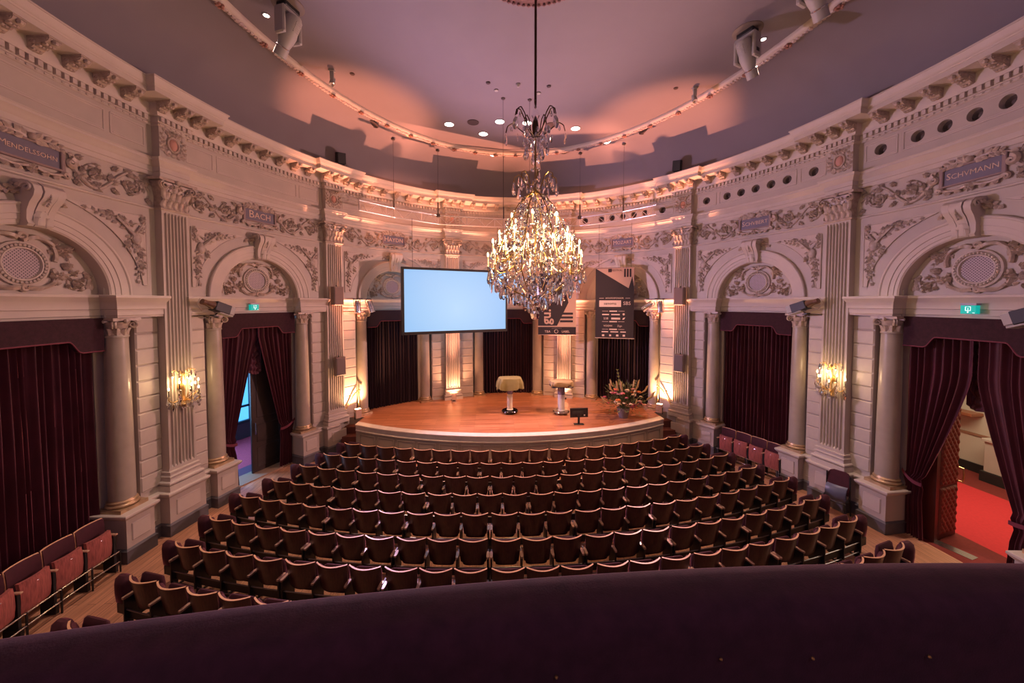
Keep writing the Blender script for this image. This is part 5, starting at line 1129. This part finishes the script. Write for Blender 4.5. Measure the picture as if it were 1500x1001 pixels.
for (x, y, z, lx, lz, r_) in ((-.45, -.2, .95, -.05, .22, .03), (-.28, -.25, 1.02, -.03, .26, .03), (-.17, -.3, 1.02, -.04, .3, .035), (.22, -.2, 1.05, .02, .24, .03), (.33, -.2, 1.02, .06, .28, .03), (.55, -.2, .9, .12, .2, .03), (.70, -.25, .72, .16, .22, .035), (-.66, -.25, .62, -.10, .16, .03), (.2, -.42, .55, .04, .2, .03), (-.3, .2, 1.0, -.05, .2, .03)):
    q = G(); P = np.array([(x*.85, y, z-lz*.55), (x+lx*.2, y, z-lz*.2), (x+lx*.6, y, z+lz*.3), (x+lx, y, z+lz*.55)]); q.tube(P, [r_*.6, r_, r_*.8, .006], 7); q.obj('pampas_plume', PAMP, fl, local=True)
FC = [mat('petal_pink', (.55, .16, .17), .6), mat('petal_blush', (.65, .36, .30), .6), mat('petal_cream', (.62, .50, .36), .6), mat('petal_orange', (.60, .17, .045), .6), mat('petal_rose', (.40, .06, .09), .6)]
ME_FL = []
for mt2 in FC:
    q = G()
    for k in range(9):
        a = k*2.4; r_ = .012 + .0022*k; d = dirv(a, .9-.1*k); q.ball(d*r_*1.2, .021, 6, 4, (1, 1, .8))
    me = q.mesh('flower_head', 60); me.materials.append(mt2); ME_FL.append(me)
for k in range(34):
    a = rnd.uniform(PI*.85, 2.15*PI); e = rnd.uniform(-.05, 1.25); L = rnd.uniform(.48, .62); p = np.array([0, 0, .34]) + dirv(a, e)*L*np.array([1.05, .8, 1]); sc_ = rnd.uniform(.9, 1.7)
    link('flower_head', ME_FL[rnd.randrange(5)], None, fl, M=Matrix.Translation(p) @ Matrix.Rotation(rnd.uniform(0, 6), 4, 'Z') @ Matrix.Scale(sc_, 4))
for (a, e, L) in ((-.3, .05, .95), (-.1, .35, .9), (.5, .9, .85), (1.8, 1.25, 1.05), (2.8, .2, .9), (3.4, .75, .85), (-.5, .6, .8), (5.0, 1.1, .8)):
    d = dirv(a, e); q = G(); P = np.array([np.array([0, 0, .35]) + d*t_*L + np.array([0, 0, -.12*t_*t_ if e < .5 else 0]) for t_ in np.linspace(.3, 1, 8)]); q.tube(P, .005, 4)
    for j in range(1, 8):
        for m in (-1, 1):
            s1 = np.cross(d, [0, 0, 1]); s1 /= np.linalg.norm(s1); p = P[j]; q.add([p, p+s1*m*.03+d*.02, p+s1*m*.055+d*.05, p+s1*m*.015+d*.045], [(0, 1, 2, 3)])
    q.obj('sprig', GR2, fl, local=True, smooth=0)
# ================================================================== WALL AND CEILING FITTINGS
SPK = mat('speaker_beige', (.22, .17, .145), .6); SPKG = mat('speaker_grille', (.17, .13, .115), .8)
for sgn in (-1, 1):
    for (zb, nm, uo) in ((2.17, 'lower', .03), (4.14, 'upper', -.02)):
        s0 = sgn*5.951 + (0.06 if sgn < 0 else .06)*0 + .03*(1 if sgn < 0 else 1) - (.03 if nm == 'upper' else 0)*1
        M = wframe(s0, -.03, zb); o = empty('wall_speaker', M=M, label='%s beige loudspeaker on the fluted pilaster %s of the stage' % (nm, 'left' if sgn < 0 else 'right'), cat='loudspeaker', group='pilaster loudspeakers')
        q = G(); q.box(-.145, .145, -.16, 0, 0, .52, .012); q.obj('cabinet', SPK, o, local=True); q = G(); q.box(-.13, .13, -.168, -.155, .02, .50, .006); q.obj('grille', SPKG, o, local=True)
        q = G(); q.lathe([(.012, 0), (.012, -.03), (0, -.035)], 8, (0, -.08, 0)); q.tube([(0, -.05, .52), (0, -.03, .56)], .012, 6); q.box(-.02, .02, -.02, .06, .2, .3); q.obj('bracket', BLACK, o, local=True)
    # par cans on a bar over the stage-side column
    M = wframe(sgn*5.22, -.18, 3.75); o = empty('par_can_bar', M=M, label='pair of chrome stage lamps on a bar above the column %s of the stage' % ('left' if sgn < 0 else 'right'), cat='stage lamps', group='chrome lamp pairs')
    q = G(); q.box(-.28, .28, -.02, .02, .56, .585); q.box(-.02, .02, 0, .2, .57, .60); q.obj('bar', BLACK, o, local=True)
    for k, (x, ti, tx) in enumerate(((-.2, .15, -.12*0), (.2, .35, .2)) if sgn < 0 else ((-.2, .75, -.85), (.2, .2, .12))):
        Mt = Matrix.Translation((x, -.08, .36)) @ Matrix.Rotation(-ti*.6, 4, 'X') @ Matrix.Rotation(-tx, 4, 'Y')
        q = G(); q.lathe([(0, .17), (.05, .165), (.075, .12), (.085, .05), (.088, -.17), (.10, -.175), (.10, -.19), (.08, -.19), (.075, -.10), (0, -.06)], 20, cap=False); c = q.obj('lamp_can', STEEL, o, local=True); c.matrix_basis = Mt
        q = G(); q.tube([(-.1, 0, 0), (-.1, 0, .19), (0, 0, .23), (.1, 0, .19), (.1, 0, 0)], .009, 6); link('yoke', q.mesh('yoke', 60), BLACK, c)
    q = G(); q.tube([(-.2, .02, .52), (-.05, .08, .45), (.1, .06, .50), (.25, .02, .40), (.27, .05, .25)], .006, 5); q.obj('cable', BLACK, o, local=True)
    # black box on the cornice
    M = wframe(sgn*5.90, -.30, 7.96); o = empty('cornice_monitor', M=M @ Matrix.Rotation(sgn*.2, 4, 'Z'), label='small black tilted box speaker standing on the cornice, %s side' % ('left' if sgn < 0 else 'right'), cat='loudspeaker', group='cornice boxes')
    q = G(); q.box(-.11, .11, -.09, .09, .05, .33, .01); c = q.obj('cabinet', BLACK, o, local=True); c.rotation_euler = (.25, .12*sgn, 0)
    q = G(); q.box(-.09, .09, -.02, .02, 0, .07); q.obj('bracket', BLACK, o, local=True)
def gobo(M, label, flip):
    o = empty('gobo_projector', M=M, label=label, cat='projector lamp', group='gobo projectors on columns')
    f = -1 if flip else 1
    q = G(); q.box(*sorted((f*.0, f*.32)), -.09, .09, -.085, .085, .012); q.box(*sorted((f*.02, f*.31)), -.08, .08, -.12, -.085, .006); q.obj('body', GREYP, o, local=True)
    q = G(); q.box(*sorted((f*.22, f*-.10)), -.095, .095, -.095, .09, .01); q.obj('lamp_house', BLACKG, o, local=True)
    q = G(); q.lathe([(.085, 0), (.05, .14), (.055, .15), (.055, .22), (0, .22)], 16); V = np.concatenate(q.v); q.v = [np.stack([-f*(V[:, 2]+.10), V[:, 0], V[:, 1]], -1)]; q.obj('lens_tube', mat('brown_cone', (.10, .045, .025), .4), o, local=True)
    q = G(); q.tube([(f*-.1, .02, -.05), (f*-.22, .06, -.16), (f*-.30, .10, -.05), (f*-.28, .12, .08)], .012, 6); q.obj('cable', mat('pale_cable', (.4, .33, .26), .6), o, local=True)
    q = G(); q.tube([(f*.05, 0, -.10), (f*.03, .05, -.17)], .012, 6); q.box(f*.03-.05, f*.03+.05, .0, .1, -.19, -.17); q.obj('bracket', BLACK, o, local=True)
gobo(wframe(-9.13, -.24, 4.13) @ Matrix.Rotation(.34, 4, 'Y'), 'grey and black gobo projector on the column by the left doorway', False)
gobo(wframe(9.22, -.24, 4.15) @ Matrix.Rotation(-.34, 4, 'Y'), 'grey and black gobo projector on the column of the right closed curtain', True)
gobo(wframe(12.62, -.24, 4.08) @ Matrix.Rotation(-.34, 4, 'Y'), 'pale projector end cut by the right picture edge above the corridor door', True)
TEAL = mat('exit_green', (.0, .2, .16), emit=(.0, .33, .28), es=1.0); EXW = mat('exit_white', (.8, .9, .9), emit=(.7, .9, .9), es=1.0)
for s0, dd, lb in ((-7.95, .24, 'green lit exit sign above the left doorway'), (11.568, .20, 'green lit exit sign above the red corridor doorway')):
    o = empty('exit_sign', M=wframe(s0, dd, 4.04), label=lb, cat='exit sign', group='exit signs')
    q = G(); q.box(-.095, .095, -.04, .03, 0, .135, .004); q.obj('sign_face', TEAL, o, local=True); q = G(); q.box(-.10, .10, -.045, .04, .132, .165, .004); q.obj('housing', mat('exit_housing', (.35, .33, .45), .5), o, local=True)
    q = G(); q.tube([(.01, -.042, .05), (.03, -.042, .05), (.03, -.042, .11), (-.03, -.042, .11), (-.03, -.042, .05), (-.01, -.042, .05)], .005, 4); q.tube([(0, -.042, .09), (0, -.042, .03)], .004, 4); q.add([(-.015, -.044, .03), (.015, -.044, .03), (0, -.044, .012)], [(0, 1, 2)]); q.box(.055, .08, -.044, -.04, .012, .018); q.obj('pictogram', EXW, o, local=True, smooth=0)
# moving heads on the ceiling
def mover(x, y, yaw, label, ti=.55):
    o = empty('moving_head', (x, y, 9.25), yaw, label=label, cat='stage lamp', group='ceiling moving heads')
    q = G(); q.lathe([(.0, -.03), (.22, -.03), (.25, -.01), (.25, .0)], 28); q.obj('ceiling_plate', mat('mover_plate', (.16, .13, .10), .6), o, local=True)
    q = G(); q.box(-.15, .15, -.10, .10, -.10, -.02, .012); q.obj('base', BLACKG, o, local=True)
    q = G(); q.box(-.19, .19, -.10, .10, -.20, -.10, .02); q.box(-.20, -.13, -.10, .10, -.56, -.12, .02); q.box(.13, .20, -.10, .10, -.56, -.12, .02); q.obj('yoke', GREYP, o, local=True)
    q = G(); q.box(.2, .204, -.05, .03, -.48, -.42); q.obj('badge', BLACKG, o, local=True)
    q = G(); q.lathe([(0, .30), (.09, .29), (.125, .24), (.125, .05), (.135, -.02), (.12, -.12), (.095, -.22), (.10, -.26), (.10, -.40), (.08, -.40), (.07, -.36), (0, -.36)], 20, cap=False)
    for k in range(6): q.box(-.05, .05, -.134+0.0, -.118, .06+.03*k, .07+.03*k)
    hd = q.obj('head', GREYP, o, local=True); hd.matrix_basis = Matrix.Translation((0, 0, -.46)) @ Matrix.Rotation(ti, 4, 'X')
    q = G(); q.lathe([(0, -.37), (.075, -.37)], 16, cap=False); link('lens', q.mesh('lens', 0), mat('mover_lens', (.6, .6, .5), .2, emit=(1, .85, .6), es=1.2), hd)
    q = G(); a = np.linspace(0, 2*PI, 17); q.tube(np.stack([.1*np.cos(a), .1*np.sin(a), 0*a-.25], -1), .012, 5, cap=False); link('focus_ring', q.mesh('focus_ring', 60), STEEL, hd)
mover(-4.06, 1.32, 1.25, 'grey moving-head lamp on the ceiling at the upper left'); mover(4.117, 1.426, -1.15, 'grey moving-head lamp on the ceiling at the upper right'); mover(4.12, .0, -1.2, 'grey moving-head lamp cut by the top right picture edge')
for (x, y, lb) in ((-4.06, 3.04, 'small ceiling spot inside the left part of the ring'), (4.14, 3.22, 'small ceiling spot inside the right part of the ring')):
    o = empty('track_spot', (x, y, 9.25), label=lb, cat='spotlight', group='small ceiling spots'); q = G(); q.box(-.06, .06, -.04, .04, -.04, 0); q.box(-.04, .04, -.015, .015, -.2, -.03); q.obj('arm', GREYP, o, local=True)
    q = G(); q.lathe([(0, .06), (.05, .06), (.055, 0), (.06, -.12), (.045, -.12), (0, -.08)], 14, cap=False); c = q.obj('can', GREYP, o, local=True); c.matrix_basis = Matrix.Translation((0, .03, -.22)) @ Matrix.Rotation(-.4, 4, 'X')
LAMP = mat('downlight_glow', (1, .9, .8), emit=(1.0, .86, .70), es=6.5); DARK = mat('dark_speaker_disc', (.05, .035, .035), .7)
def disc(nm, x, y, z, r_, m1, label, grp, cat, tilt=None):
    o = empty(nm, (x, y, z), label=label, cat=cat, group=grp)
    if tilt: o.rotation_euler = tilt
    q = G(); q.lathe([(r_+.02, 0), (r_+.02, -.01), (r_, -.012), (r_, -.004)], 24, cap=False); q.obj('rim', CEIL if m1 is LAMP else DARK, o, local=True)
    q = G(); q.lathe([(r_, -.006), (0, -.008)], 24, cap=False); q.obj('lens' if m1 is LAMP else 'grille', m1, o, local=True)
DL = [(-1.801, 5.339, 'leftmost on the flat ceiling'), (-.851, 5.872, 'lowest in view, left of the chandelier rod'), (-.382, 5.101, 'upper one just left of the chandelier rod'), (.384, 5.134, 'just right behind the chandelier crown'), (1.813, 5.374, 'rightmost on the flat ceiling')]
for x, y, lb in DL: disc('downlight', x, y, ZC-.002, .128, LAMP, 'bright round recessed downlight, ' + lb, 'recessed downlights', 'downlight')
for x, y, z, tl_, lb in ((-.53, 7.22, 9.185, (-.12, 0, 0), 'on the cove left of the chandelier'), (2.98, 6.03, 9.185, (-.09, -.08, 0), 'on the cove right of the chandelier'), (-3.05, 5.93, 9.185, (-.07, .06, 0), 'dim one on the left cove')):
    disc('downlight', x, y, z, .128, LAMP if x > -2 else mat('dim_lens', (.6, .5, .3), .4), 'round recessed downlight ' + lb, 'recessed downlights', 'downlight', tl_)
for x, y, z, tl_, lb in ((-1.122, 5.182, ZC-.002, None, 'flat ceiling left of the rod'), (1.071, 5.213, ZC-.002, None, 'flat ceiling right of the rod'), (-3.885, 5.238, 9.155, (-.17, .23, 0), 'far left cove'), (-1.857, 6.82, 9.185, (-.12, .06, 0), 'left cove by the ring'), (1.80, 6.83, 9.185, (-.12, -.05, 0), 'right cove by the ring'), (3.80, 5.25, 9.17, (-.13, -.17, 0), 'far right cove')):
    disc('ceiling_speaker', x, y, z-.004, .14, DARK, 'dark round ceiling speaker on the ' + lb, 'round ceiling speakers', 'speaker', tl_)
for k, (x, y) in enumerate(((-.691, 3.311), (-.499, 3.597), (-.001, 3.323), (.718, 3.362), (.517, 3.652), (3.705, 3.27), (-3.672, 3.157))):
    o = empty('ceiling_socket', (x, y, 9.25), label='tiny dark ceiling fitting, %s of seven from the left' % ORD[sorted(range(7), key=lambda j: [-.686, -.513, -.064, .583, .402, 3.274, -3.371][j]).index(k)], cat='ceiling fitting', group='tiny ceiling fittings')
    q = G(); q.lathe([(.045, 0), (.045, -.02), (.02, -.03 if k not in (2,) else -.07), (0, -.03 if k not in (2,) else -.07)], 14); q.obj('cap', DARK if k in (0, 3, 5, 6) else GREYP, o, local=True); q = G(); q.lathe([(.055, 0), (.055, -.006), (.045, -.006)], 14); q.obj('rim', DARK, o, local=True)
for (x, y, lb) in ((-.326, 3.936, 'left'), (.335, 3.959, 'right')):
    o = empty('ceiling_wire', (x, y, 5.6), label='thin wire dropping from the ceiling, %s of the pair near the rod' % lb, cat='wire', group='ceiling wires'); q = G(); q.tube([(0, 0, 0), (0, 0, 1), (0, 0, 3.65)], .004, 4); q.obj('wire', WIRE, o, local=True); q = G(); q.lathe([(.05, 3.65), (.05, 3.63), (0, 3.62)], 12); q.obj('anchor', DARK, o, local=True)
for (x, y, lb) in ((-4.555, 1.555, 'left'), (4.564, 1.612, 'right')):
    light('pin_spot_beam', 'SPOT', (x, y, ZC-.03), 1000, (1.0, .68, .58), .05, (x*.92, y-1.4, 0), 62, .7)
    disc('pin_spot', x, y, ZC-.002, .05, LAMP, 'tiny lit pin spot beside the %s moving head' % lb, 'pin spots', 'spotlight')
